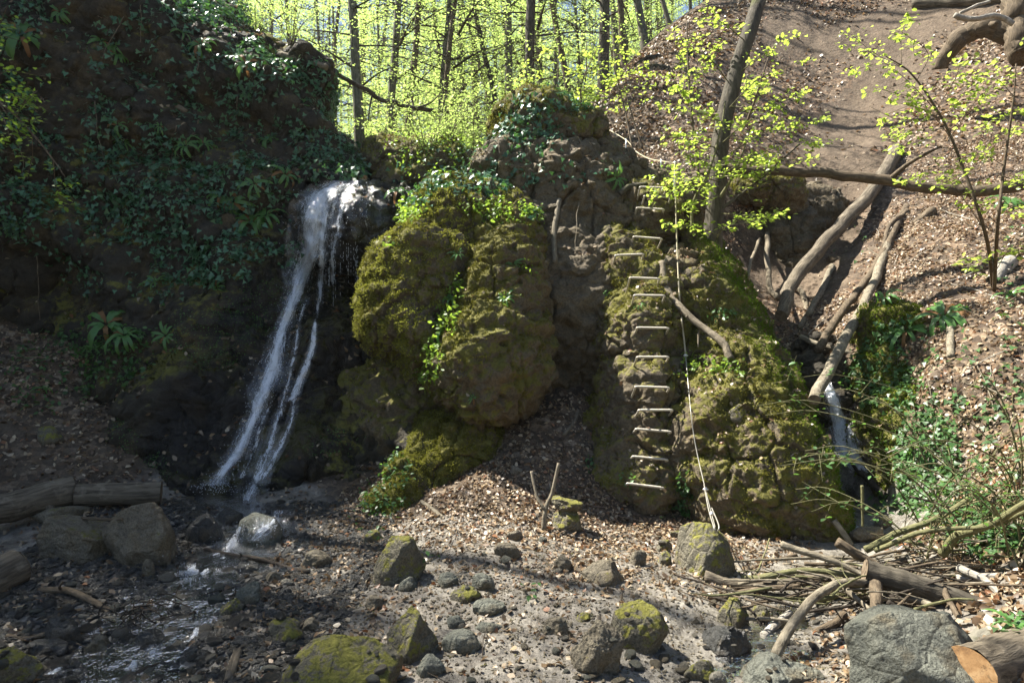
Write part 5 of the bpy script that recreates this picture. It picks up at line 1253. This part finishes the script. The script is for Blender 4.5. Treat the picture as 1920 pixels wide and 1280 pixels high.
for px, py, sc, k, where in FERN:
    h = hit(px, py)
    if h is None: continue
    if 800 < px < 1420 and py > 400: sc *= .62
    if used[k]: o = copy_thing(fp[k])
    else: o = fp[k]; used[k] = True
    n = h[1]; up = (Vector((0, 0, .8)) + n * 1.0 + Vector((0, -.35, 0))).normalized()
    o.location = h[0]; o.rotation_mode = 'QUATERNION'; o.rotation_quaternion = up.to_track_quat('Z', 'Y') @ Matrix.Rotation(random.uniform(0, 6.28), 3, 'Z').to_quaternion(); o.scale = (sc,) * 3
    tag(o, 'strap-leaved fern, ' + where, 'fern', 'strap-leaved ferns on the rocks')
for k in range(5):
    if not used[k]:
        for c in list(fp[k].children): bpy.data.objects.remove(c)
        bpy.data.objects.remove(fp[k])
# hanging ivy stems on the cliff
IV = MB()
for k, pts in enumerate([[(178,190),(185,260),(198,310)],[(445,180),(442,250),(438,310)],[(330,235),(322,290),(316,325)],[(265,10),(264,50),(262,80)],[(372,95),(370,125),(368,140)],[(70,480),(72,530),(75,600)],[(15,230),(40,290),(42,330)],[(1085,380),(1080,430),(1078,470)],[(232,30),(210,70),(190,110)]]):
    pp = np.array([W(x, y, hit(x, y)[2] - .07) for x, y in pts]); p = spline(pp, 20); p = p + np.c_[fbm(p, 4, 2), fbm(p, 4, 2, seed=2), 0 * p[:, 0]] * .03
    tube_thing('ivy_stem', p, .006, .003, 'root_pale', ['bare ivy stem hanging left on the cliff', 'long bare ivy stem hanging in mid cliff', 'bare ivy stem above the mid cliff ferns', 'short ivy stem under the cliff rim', 'thick short stem below the rim ferns', 'bare stem near the left edge over the hollow', 'stem at the left edge above the hollow', 'thin stem hanging in the gully of the outcrop', 'stem along the top of the slanting ledge'][k], 'ivy stem', sides=6, n=20, seed=700 + k)
# ------------------------------------------------------------------ trees
def twig_leaves(P, D, g, size, flat=.5, n=1):
    "two-ranked leaves along twig points: positions and frames"
    k = len(P); side = unit(np.cross(D, [0, 0, 1.])); s = np.where(np.arange(k) % 2 == 0, 1, -1)[:, None]
    t = unit(D * .6 + side * s + g.normal(size=(k, 3)) * .35 + [0, 0, -.25])
    nn = unit(np.array([0, 0, 1.]) + g.normal(size=(k, 3)) * flat)
    return t, nn
def crown_proto(seed, H, r0, n_limb, rad, leaf, per, zlo=.25, droop=0.0):
    """limbs + twigs (mesh A) and leaves (mesh B) of a tree of unit trunk along z, height H"""
    g = np.random.default_rng(seed); A = MB(); LP = []; LD = []
    for k in range(n_limb):
        z = H * (zlo + (1 - zlo) * (k + g.random()) / n_limb * .98); az = g.uniform(0, 6.283); L = rad * g.uniform(.5, 1.1) * (1 - .45 * (z / H - zlo)); up = g.uniform(-.05, .5) - droop
        d = np.array([math.cos(az), math.sin(az), up]); p0 = np.array([0, 0, z])
        p = spline(np.array([p0, p0 + d * L * .5 + [0, 0, .1], p0 + d * L + [0, 0, -.15 * L * (1 - up)]]), 12)
        rr = max(.012, r0 * .28 * (1 - z / H * .6)); A.add(*tube(p, np.linspace(rr, .006, 12), 5))
        for j in range(int(9 * L / 2) + 3):
            i = int(g.integers(2, 12)); b = p[min(i, 11)]; a2 = az + g.normal() * 1.0; l = g.uniform(.35, .95) * (.5 + L * .25)
            e = b + np.array([math.cos(a2), math.sin(a2), g.normal() * .2 - .08]) * l
            tw = spline(np.array([b, (b + e) / 2 + [0, 0, .06], e]), 7); A.add(*tube(tw, np.linspace(.007, .0025, 7), 3, False))
            m = int(per * l); s = g.random(m); q = b + (e - b) * s[:, None] + g.normal(size=(m, 3)) * [.10, .10, .07]
            LP.append(q); LD.append(np.repeat(unit(e - b)[None], m, 0))
    LP = np.concatenate(LP); LD = np.concatenate(LD); t, nn = twig_leaves(LP, LD, g, leaf)
    v, f = instance(LEAF4[0], LEAF4[1], LP, frames(nn, t), g.uniform(leaf * .7, leaf * 1.3, len(LP)))
    return A, v, f
def trunk_mb(pts, r0, r1, seed, sides=12, n=30, wob=.08, flare=.35):
    p = spline(np.asarray(pts, float), n); q = np.linspace(0, len(p) * .3, n)
    p = p + np.c_[fbm(np.c_[q, 0 * q + seed, 0 * q], .4, 2), fbm(np.c_[q, 0 * q + seed + 40, 0 * q], .4, 2), 0 * q] * wob
    t = np.linspace(0, 1, n); r = r0 + (r1 - r0) * t; r = r * (1 + flare * np.exp(-t * 22))
    mb = MB(); mb.add(*tube(p, r, sides, True, .10, seed)); return mb, p, r
CR = []
for k in range(9):
    A, v, f = crown_proto(500 + k, 13.0, .16, 22 if k < 6 else 15, [2.2, 2.6, 2.0, 2.8, 2.4, 2.2, 2.4, 2.8, 2.1][k], .068 if k < 6 else .058, [34, 30, 36, 27, 34, 30, 27, 22, 30][k], [.16, .2, .14, .25, .18, .12, .3, .2, .35][k])
    b = A.build('branches', [M['bark_dark']]); c = mesh_obj('crown', v, f, M['forest_leaf'], smooth=False)
    CR.append((b.data, c.data)); bpy.data.objects.remove(b); bpy.data.objects.remove(c)
def tree(base, lean, H, r, mat, k, label, group=None, seed=0, crown=True, bend=0.0, rz=None, sc=1.0, Hc=None):
    root = empty('tree', base); g = np.random.default_rng(seed + 77)
    top = np.array([lean[0] * H, lean[1] * H, H])
    mid = top * .5 + np.array([bend, 0, 0])
    mb, p, rr = trunk_mb([[0, 0, -.4], top * .2 + [bend * .5, 0, 0], mid, top], r, r * .4, seed)
    mb.build('trunk', [M[mat]], root)
    if crown:
        for nm, me in zip(('branches', 'crown'), CR[k]):
            o = bpy.data.objects.new(nm, me); COL.objects.link(o); o.parent = root
            s = (Hc or H) / 13.0
            # shear the shared crown along the lean of this trunk by rotating it
            ang = Vector((lean[0], lean[1], 1)).normalized(); o.rotation_mode = 'QUATERNION'
            o.rotation_quaternion = ang.to_track_quat('Z', 'Y') @ Matrix.Rotation(rz if rz is not None else g.uniform(0, 6.28), 3, 'Z').to_quaternion()
            o.scale = (sc, sc, s)
    return tag(root, label, 'tree', group)
TR = [(650,0,675,292,24,14.5,'bark_grey','mottled trunk nearest to the left cliff edge'),(752,0,738,190,20,17,'bark_grey','straight smooth grey trunk behind the waterfall'),(768,20,760,185,18,20,'bark_brown','browner trunk tucked behind the straight grey one'),
 (843,0,828,214,20,16.5,'bark_grey','thick grey trunk of the crossing pair'),(868,0,836,216,13,16,'bark_brown','thin leaning trunk that crosses the thick grey one'),(805,0,822,135,12,23,'bark_brown','thin brown trunk seen between the grey trunks'),
 (893,0,932,192,13,17,'bark_dark','thin dark sinuous trunk leaning left'),(868,60,915,205,11,20,'bark_brown','slanting twin-stem trunk left of the sinuous one'),(953,0,957,188,19,18,'bark_grey','upright grey trunk above the ivy boulder'),(1012,0,1000,168,24,14,'bark_dark','darkest thick trunk just behind the ivy boulder'),
 (988,0,992,165,12,19,'bark_grey','pale slim trunk touching the darkest one'),(1040,0,1064,140,14,20,'bark_brown','brown trunk leaning left beyond the ivy boulder'),(1126,0,1130,150,24,16.2,'bark_dark','stout ivy-grown trunk at the foot of the right slope'),(1163,0,1174,122,14,20,'bark_brown','slim trunk right of the stout ivy-grown one'),
 (1200,0,1216,90,17,20.5,'bark_grey','leaning trunk on the skyline of the right slope'),(1246,0,1266,62,9,22,'bark_grey','thin trunk on the skyline furthest right'),(1085,0,1087,120,8,26,'bark_grey','pale thin trunk in the haze between two brown trunks'),(920,20,962,120,8,24,'bark_brown','thin curved trunk behind the sinuous one'),
 (535,0,540,120,10,21,'bark_grey','bare trunk against the pale sky above the cliff'),(562,0,556,120,7,26,'bark_grey','thinnest bare trunk against the sky above the cliff'),(700,0,706,160,7,28,'bark_grey','faint trunk far behind the mottled one')]
for k, (xt, yt, xb, yb, w_, d, mt, lb) in enumerate(TR):
    base = W(xb, yb, d); zg = gh(base[0], base[1])
    lx = (xt - xb) / max(1, (yb - yt)); base[0] += -lx * (base[2] - zg) if False else 0
    dz = base[2] - zg; base = np.array([base[0] - lx * dz, base[1], zg])
    tree(base, (lx, .02), 12 + (k % 3) if d < 21 else 15, w_ * d / FOC / 2 * .95, mt, 6 + k % 3 if d < 21 else k % 6, lb, 'tall trees behind the outcrop', seed=k, bend=[.1, -.1, .25, 0, -.2][k % 5], sc=[1, 1.1, .9][k % 3], Hc=6.8 + k % 3 if d < 21 else 10, crown=not (k in (18, 19)))
g = np.random.default_rng(77); n_ = 0
while n_ < 125:
    d = g.uniform(22, 75); px = g.uniform(420, 1330); x = (px - 960) / FOC * d
    if px > 1130 and d < 26: continue
    if px < 600 and g.random() < .4: continue
    zg = gh(x, d)
    tree((x, d, zg), (g.normal() * .05, 0), g.uniform(13, 18), g.uniform(.08, .17), ['bark_grey', 'bark_brown', 'bark_grey'][n_ % 3], int(g.integers(6)) if d > 30 else 6 + n_ % 3, 'slender tree deep in the sunlit wood', 'slender trees deep in the wood', seed=100 + n_, Hc=9 if d < 32 else None, bend=g.normal() * .3, sc=g.uniform(1, 1.5)); n_ += 1
# understory shrubs of young beech and hornbeam
SH = []
for k in range(3):
    g = np.random.default_rng(800 + k); A = MB(); LP = []; LD = []
    for s in range(9):
        az = g.uniform(0, 6.28); L = g.uniform(1.0, 2.3); d = np.array([math.cos(az) * .55, math.sin(az) * .55, 1.]); p = spline(np.array([[0, 0, -.1], d * L * .5, d * L + [math.cos(az) * .3, math.sin(az) * .3, -.1]]), 12); A.add(*tube(p, np.linspace(.014, .003, 12), 4))
        for j in range(12):
            b = p[int(g.integers(2, 12))]; a2 = g.uniform(0, 6.28); l = g.uniform(.2, .6); e = b + np.array([math.cos(a2), math.sin(a2), g.normal() * .2]) * l
            A.add(*tube(np.array([b, (b + e) / 2 + [0, 0, .03], e]), [.005, .003, .002], 3, False)); m = int(26 * l) + 2; q = b + (e - b) * g.random((m, 1)) + g.normal(size=(m, 3)) * .04; LP.append(q); LD.append(np.repeat(unit(e - b)[None], m, 0))
    LP = np.concatenate(LP); LD = np.concatenate(LD); t, nn = twig_leaves(LP, LD, g, .06); v, f = instance(LEAF4[0], LEAF4[1], LP, frames(nn, t), g.uniform(.045, .085, len(LP)))
    b = A.build('stems', [M['bark_brown']]); c = mesh_obj('foliage', v, f, M['forest_leaf'], smooth=False); SH.append((b.data, c.data)); bpy.data.objects.remove(b); bpy.data.objects.remove(c)
def shrub(base, s, k, label, group, rz):
    root = empty('shrub', base, rz); root.scale = (s,) * 3
    for nm, me in zip(('stems', 'foliage'), SH[k % 3]):
        o = bpy.data.objects.new(nm, me); COL.objects.link(o); o.parent = root
    return tag(root, label, 'shrub', group)
g = np.random.default_rng(31)
for k in range(26):
    d = g.uniform(12.5, 22); px = g.uniform(600, 1060); x = (px - 960) / FOC * d
    shrub((x, d, gh(x, d)), g.uniform(.6, 1.1), k, 'bright yellow-green bush beyond the top of the falls', 'bushes beyond the falls', g.uniform(0, 6.3))
for k, (px, py, s, lb) in enumerate([(800,290,.42,'low bright shrub on the mound left of the ivy boulder'),(845,262,.3,'small shrub behind the mound left of the ivy boulder'),(725,240,.5,'bright shrub over the dark rock above the falls'),(545,85,.45,'sunlit shrub on the rim of the left cliff'),(480,60,.4,'shrub higher up on the rim of the left cliff')]):
    h = hit(px, py)
    if h: shrub(h[0], s, k, lb, None, k * 1.7)

# ---- unseen trees added above the left cliff so their crowns shade the left side
g = np.random.default_rng(55)
for k in range(17):
    x = [-9.6 if k == 16 else -8.4 if k == 17 else 0][0] if k > 15 else [-10.7,-11.8,-13.0,-11.0,-12.2,-13.4,-10.8,-12.4,-13.8,-10.9,-12,-13,-11.3,-14.2,-11.5,-10.6][k]; y = [8.6, 7.9][k - 16] if k > 15 else [8.0,8.8,8.2,9.6,10.4,9.6,11.4,11.8,11.0,6.6,7.4,6.0,12.8,7.6,13.8,8.9][k]
    x -= .55 + 1.5 * (y > 9.3); h = drop(x, y); z = h[0].z if h else 6
    tree((x, y, z - .1), (.02, -.03), g.uniform(9.5, 11), .14, 'bark_grey', k % 6 if k < 16 else 7, 'unseen tree added beyond the left cliff to shade the left side', 'unseen shade trees beyond the left cliff', seed=300 + k, sc=1.1)

h = drop(-8.3, 8.8)
tree((-8.3, 8.8, (h[0].z if h else 8) - .1), (.02, -.08), 8.5, .11, 'bark_grey', 7, 'slim unseen tree added at the brink of the left cliff to dapple the clearing with shade', None, seed=390, sc=.5)  # out of view, added to cast the dappled bands on the clearing

# ---- leaning tree on the climb
def sprays(root, name, base_pts, spr, leaf, mat, seed, tw_mat, tw_r=.006, per=26, spread=.10):
    "spr: list of pixel polylines with depth -> twigs carrying two-ranked leaves"
    g = np.random.default_rng(seed); A = MB(); LP = []; LT = []; LN = []
    for pts in spr:
        p = np.array(pts, float) - base_pts; p = spline(p, 16); L = np.linalg.norm(np.diff(p, axis=0), axis=1).sum(); A.add(*tube(p, np.linspace(tw_r, .002, 16), 5))
        m = int(per * L) + 4; i = g.uniform(3, 15, m); j = np.minimum(i.astype(int), 14); f = (i - j)[:, None]; q = p[j] * (1 - f) + p[j + 1] * f; D = unit(p[j + 1] - p[j])
        cl = g.integers(0, max(1, m // 5), m); ctr = np.sort(g.choice(m, max(1, m // 5), replace=False)); q = q[ctr][cl]; D = D[ctr][cl]; co_ = (g.normal(size=(max(1, m // 5), 3)) * [spread, spread, spread * .5])[cl]
        q = q + co_ + g.normal(size=(m, 3)) * [.035, .035, .022]
        t, nn = twig_leaves(q, D, g, leaf, .42); LP.append(q); LT.append(t); LN.append(nn)
        for s in range(int(L * 5)):
            b = p[int(g.integers(4, 15))]; e = b + g.normal(size=3) * [.12, .12, .05]; A.add(*tube(np.array([b, e]), [.003, .0015], 4, False))
            mm = 4; qq = b + (e - b) * g.random((mm, 1)) + g.normal(size=(mm, 3)) * .03; t, nn = twig_leaves(qq, np.repeat(unit(e - b)[None], mm, 0), g, leaf, .42); LP.append(qq); LT.append(t); LN.append(nn)
    LP = np.concatenate(LP); v, f = instance(LEAF6[0], LEAF6[1], LP, frames(np.concatenate(LN), np.concatenate(LT)), g.uniform(leaf * .7, leaf * 1.25, len(LP)))
    A.build('twigs', [M[tw_mat]], root); mesh_obj(name, v, f, M[mat], root)
LT = [W(1336,452,8.35), W(1345,350,8.4), W(1353,250,8.5), W(1376,150,8.6), W(1408,50,8.8), W(1428,-20,9.0), W(1450,-160,9.4), W(1440,-420,10)]
b0 = LT[0]; root = empty('leaning_tree', b0)
mb, p, r = trunk_mb([q - b0 for q in [LT[0] - [0, 0, .3]] + LT],   .118, .08, 5, 18, 60, .03, .5); mb.build('trunk', [M['bark_dark']], root)
sp = []
g = np.random.default_rng(66)
def SP(*l): sp.append([W(*a) for a in l])
SP((1348,330,8.35),(1420,290,8.0),(1500,265,7.8),(1545,275,7.7)); SP((1352,300,8.35),(1430,250,8.0),(1490,235,7.8),(1560,222,7.7)); SP((1350,400,8.3),(1420,405,7.8),(1470,402,7.6))
SP((1345,440,8.2),(1300,425,7.7),(1260,430,7.6)); SP((1345,445,8.2),(1360,425,7.6),(1410,415,7.5),(1455,400,7.5)); SP((1352,280,8.4),(1300,265,8.0),(1240,255,7.9)); SP((1355,240,8.4),(1300,180,8.0),(1250,150,8.0))
SP((1348,340,8.3),(1290,330,7.9),(1235,345,7.8)); SP((1350,320,8.3),(1310,300,7.9),(1270,285,7.8)); SP((1360,210,8.5),(1420,150,8.1),(1490,120,8.0)); SP((1370,160,8.6),(1330,110,8.2),(1290,90,8.2))
SP((1362,200,8.5),(1440,200,8.0),(1500,175,7.9)); SP((1380,140,8.6),(1450,90,8.2),(1480,60,8.1)); SP((1352,270,8.4),(1400,230,8.0),(1450,215,7.9)); SP((1356,230,8.4),(1320,215,8.0),(1262,205,7.9)); SP((1346,370,8.3),(1310,380,7.9),(1275,395,7.7))
SP((1350,330,8.3),(1400,330,7.9),(1440,310,7.8)); SP((1400,80,8.7),(1350,40,8.3),(1310,30,8.2)); SP((1348,350,8.3),(1305,350,7.8),(1225,375,7.6)); SP((1352,310,8.3),(1440,300,7.7),(1530,300,7.5))
sprays(root, 'crown', b0, sp, .06, 'fresh_leaf', 67, 'stick_green', .008, 62, .075)
tag(root, 'leaning grey-green tree with sprays of fresh leaves above the climb', 'tree')
# suckers around its foot
for k, (pp, lb) in enumerate([([(1298,440,8.0),(1300,380,8.0),(1330,320,7.9),(1352,240,7.9),(1360,190,8.0)],'curved stem rising in front of the leaning tree'),([(1310,330,8.2),(1298,230,8.3),(1290,120,8.4),(1288,40,8.5)],'thin upright stem left of the leaning tree'),([(1350,370,8.1),(1380,320,8.0),(1398,270,7.9)],'branch stub curving right from the leaning tree'),([(1355,390,8.1),(1420,340,7.9),(1500,270,7.8)],'dark thin branch rising right across the horizontal trunk'),([(1400,230,9.5),(1418,180,9.4),(1440,110,9.4)],'thin straight sapling right of the leaning tree')]):
    P = np.array([W(*a) for a in pp]); rt = empty('sapling', P[0]); mb = MB(); mb.add(*tube(spline(P - P[0], 30), np.linspace(.02, .008, 30), 8, True, .1, k)); mb.build('stem', [M[['stick_green', 'stick_brown', 'stick_green', 'bark_dark', 'stick_brown'][k]]], rt)
    g = np.random.default_rng(600 + k); s2 = []
    for j in range([5, 6, 1, 2, 3][k]):
        b = spline(P, 30)[int(g.integers(10, 29))]; s2.append([b, b + g.normal(size=3) * [.15, .12, .05], b + g.normal(size=3) * [.35, .25, .08]])
    sprays(rt, 'foliage', P[0], s2, .05, 'fresh_leaf', 620 + k, 'stick_green', .004, 40, .06)
    tag(rt, lb, 'sapling')
# stems growing from the ivy boulder and behind it
for k, (pp, lb) in enumerate([([(1050,275,9.0),(1046,230,9.0),(1045,180,9.1),(1048,90,9.2)],'thin bare stem in front of the ivy boulder'),([(1078,275,9.0),(1082,220,9.1),(1098,150,9.2),(1100,80,9.3)],'middle stem of the clump on the ivy boulder'),([(1080,272,9.0),(1092,220,9.0),(1090,160,9.0),(1120,90,9.1)],'crooked stem of the clump on the ivy boulder'),([(1190,300,10.5),(1170,200,10.8),(1150,120,11),(1140,60,11)],'thin dark stem behind the sagging rope'),([(1205,280,10.8),(1180,200,11),(1168,150,11.2)],'short stem beside the one behind the sagging rope')]):
    P = np.array([W(*a) for a in pp]); rt = empty('sapling', P[0]); mb = MB(); mb.add(*tube(spline(P - P[0], 30), np.linspace(.017, .006, 30), 7, True, .1, k)); mb.build('stem', [M['stick_brown']], rt)
    g = np.random.default_rng(640 + k); s2 = []
    for j in range(5):
        b = spline(P, 30)[int(g.integers(15, 29))]; s2.append([b, b + g.normal(size=3) * [.2, .15, .06], b + g.normal(size=3) * [.5, .3, .1]])
    sprays(rt, 'foliage', P[0], s2, .055, 'fresh_leaf', 660 + k, 'stick_brown', .004, 18, .07)
    tag(rt, lb, 'sapling')
# two saplings on the sunny right slope
for k, (pp, spx, lb) in enumerate([
 ([(1862,540,6.6),(1848,440,6.5),(1800,300,6.4),(1765,220,6.35),(1710,140,6.3),(1660,105,6.3)],
  [[(1690,125),(1640,120),(1600,135)],[(1720,150),(1740,100),(1690,60)],[(1745,190),(1700,180),(1640,165)],[(1760,215),(1690,225),(1630,200)],[(1775,240),(1720,250),(1660,255)],[(1780,260),(1830,190),(1880,150)],[(1790,280),(1720,270),(1690,290)],[(1770,225),(1820,160),(1900,95)],[(1800,310),(1740,320),(1690,345)],[(1800,300),(1850,270),(1900,240)],[(1755,205),(1790,150),(1800,120)],[(1765,220),(1700,150),(1620,90)],[(1690,120),(1690,70),(1700,35)],[(1845,430),(1790,350),(1760,330)],[(1780,255),(1740,210),(1670,190)],[(1700,130),(1640,100),(1590,60)]], 'slim sapling leaning left with bright star-like leaves on the right slope'),
 ([(1864,545,6.5),(1870,430,6.45),(1882,320,6.4),(1900,190,6.3),(1905,120,6.3)],
  [[(1895,230),(1850,200),(1800,200)],[(1890,260),(1915,220),(1940,200)],[(1882,310),(1840,290),(1800,300)],[(1880,330),(1910,340),(1935,330)],[(1870,420),(1830,380),(1800,340)],[(1900,180),(1870,150),(1840,150)],[(1876,370),(1910,400),(1930,390)],[(1866,500),(1840,480),(1815,500)],[(1866,510),(1890,470),(1920,450)],[(1890,250),(1850,250),(1830,230)]], 'upright sapling beside the left-leaning one')]):
    P = np.array([W(*a) for a in pp]); h = hit(pp[0][0], pp[0][1]); rt = empty('sapling', P[0]); mb = MB()
    P2 = P.copy()
    if h is not None: P2 = np.vstack([np.array(h[0]), P[1:]])
    mb.add(*tube(spline(P2 - P[0], 40), np.linspace(.02, .005, 40), 8, True, .1, k)); mb.build('stem', [M['stick_brown']], rt)
    s2 = [[W(x, y, 6.35 + .18 * math.sin(i * 2.1 + j) * j) for j, (x, y) in enumerate(q)] for i, q in enumerate(spx)]
    sprays(rt, 'foliage', P[0], s2, .052, 'fresh_leaf', 680 + k, 'stick_brown', .004, 46, .06)
    tag(rt, lb, 'sapling')
# drooping branch at the left edge
P = np.array([W(*a) for a in [(-60,150,5.6),(10,200,5.5),(60,250,5.4),(100,300,5.4),(122,332,5.4)]]); rt = empty('branch', P[0]); mb = MB(); mb.add(*tube(spline(P - P[0], 30), np.linspace(.012, .003, 30), 6)); mb.build('stem', [M['stick_brown']], rt)
s2 = [[W(x, y, 5.4 + .06 * math.sin(i + j * 2)) for j, (x, y) in enumerate(q)] for i, q in enumerate([[(0,190),(20,170),(50,150)],[(10,200),(40,220),(80,230)],[(-10,180),(10,230),(20,265)],[(30,215),(50,190),(70,170)],[(-30,165),(0,140),(30,125)],[(60,250),(60,300),(45,340)],[(100,300),(105,350),(120,390)],[(-30,160),(-5,60),(15,10)],[(-20,170),(10,210),(30,240)],[(10,195),(35,180),(60,205)]])]
sprays(rt, 'foliage', P[0], s2, .045, 'shrub_leaf', 690, 'stick_brown', .003, 60, .05)
tag(rt, 'thin drooping branch with small bright leaves at the left edge', 'branch')
# bramble thicket at the right
rt = empty('bramble', W(1850, 1010, 4.9)); b0 = np.array(rt.location); A = MB(); g = np.random.default_rng(71); LP = []
for k in range(70):
    px = g.uniform(1690, 1990); py = g.uniform(880, 1080); h = hit(min(px, 1915), py)
    if h is None: continue
    a = np.array(h[0]); d = np.array([g.normal() * .6 - .25, g.normal() * .4 - .15, 1.]); L = g.uniform(.35, .95)
    p = spline(np.array([a, a + d * L * .5, a + d * L * np.array([1.3, 1.2, .8]), a + d * L * np.array([1.8, 1.6, .75])]), 14); A.add(*tube(p - b0, np.linspace(.006, .002, 14) * g.uniform(.6, 1.4), 5))
    for j in range(3):
        i = int(g.integers(3, 13)); e = p[i] + g.normal(size=3) * .12; A.add(*tube(np.array([p[i], e]) - b0, [.003, .001], 4, False)); LP.append(p[i] + (e - p[i]) * g.random((3, 1)) + g.normal(size=(3, 3)) * .02)
A.build('stems', [M['stick_green']], rt); LP = np.concatenate(LP); v, f = instance(LEAF6[0], LEAF6[1], LP - b0, frames(unit(rnd_dirs(len(LP)) * .6 + [0, 0, 1]), rnd_dirs(len(LP))), g.uniform(.03, .055, len(LP)))
mesh_obj('foliage', v, f, M['herb_leaf'], rt); tag(rt, 'tangled thicket of thin arching brambles at the right edge', 'bramble')
# ------------------------------------------------------------------ camera, sky, sun
cam = bpy.data.cameras.new('camera'); co = bpy.data.objects.new('camera', cam); COL.objects.link(co)
cam.sensor_width = 36; cam.lens = 24; cam.clip_end = 500; cam.clip_start = .05
co.location = (0, 0, CZ); co.rotation_euler = (R(90), 0, 0); SC.camera = co
SUN_EL, SUN_AZ = 56.0, 66.0      # azimuth measured from +Y towards -X
wd = bpy.data.worlds.new('World'); SC.world = wd; wd.use_nodes = True
nt = wd.node_tree; bg = nt.nodes['Background']; sky = nt.nodes.new('ShaderNodeTexSky')
sky.sky_type = 'NISHITA'; sky.sun_disc = False; sky.sun_elevation = R(SUN_EL); sky.sun_rotation = R(-SUN_AZ)
nt.links.new(sky.outputs[0], bg.inputs[0]); bg.inputs[1].default_value = .05
sl = bpy.data.lights.new('sun', 'SUN'); sl.energy = 5.0; sl.angle = R(.53); sl.color = (1, .95, .86)
so = bpy.data.objects.new('sun', sl); COL.objects.link(so)
sv = Vector((-math.sin(R(SUN_AZ)) * math.cos(R(SUN_EL)), math.cos(R(SUN_AZ)) * math.cos(R(SUN_EL)), math.sin(R(SUN_EL))))
so.rotation_euler = sv.to_track_quat('Z', 'Y').to_euler(); so.location = (-10, 18, 25)
SC.view_settings.view_transform = 'Standard'; SC.view_settings.look = 'None'; SC.view_settings.exposure = 1.85; SC.view_settings.gamma = 1
SC.render.engine = 'CYCLES'; SC.cycles.max_bounces = 8; SC.cycles.transparent_max_bounces = 16; SC.cycles.caustics_reflective = False; SC.cycles.caustics_refractive = False
SC.cycles.sample_clamp_indirect = 6
# ------------------------------------------------------------------ the bright spring air of the wood
def haze():
    m = bpy.data.materials.new('haze'); m.use_nodes = True; t = m.node_tree; t.nodes.clear()
    o = t.nodes.new('ShaderNodeOutputMaterial'); v = t.nodes.new('ShaderNodeVolumePrincipled')
    v.inputs['Color'].default_value = (.9, .95, .9, 1); v.inputs['Density'].default_value = .0004; v.inputs['Anisotropy'].default_value = .3
    t.links.new(v.outputs[0], o.inputs['Volume'])
    x0, x1, y0, y1, z0, z1 = -70, 70, -10, 95, -12, 34
    V = np.array([[x, y, z] for x in (x0, x1) for y in (y0, y1) for z in (z0, z1)], float)
    F = np.array([[0, 1, 3, 2], [4, 6, 7, 5], [0, 4, 5, 1], [2, 3, 7, 6], [0, 2, 6, 4], [1, 5, 7, 3]])
    tag(mesh_obj('haze', V, [F], m, smooth=False), kind='stuff')
haze()
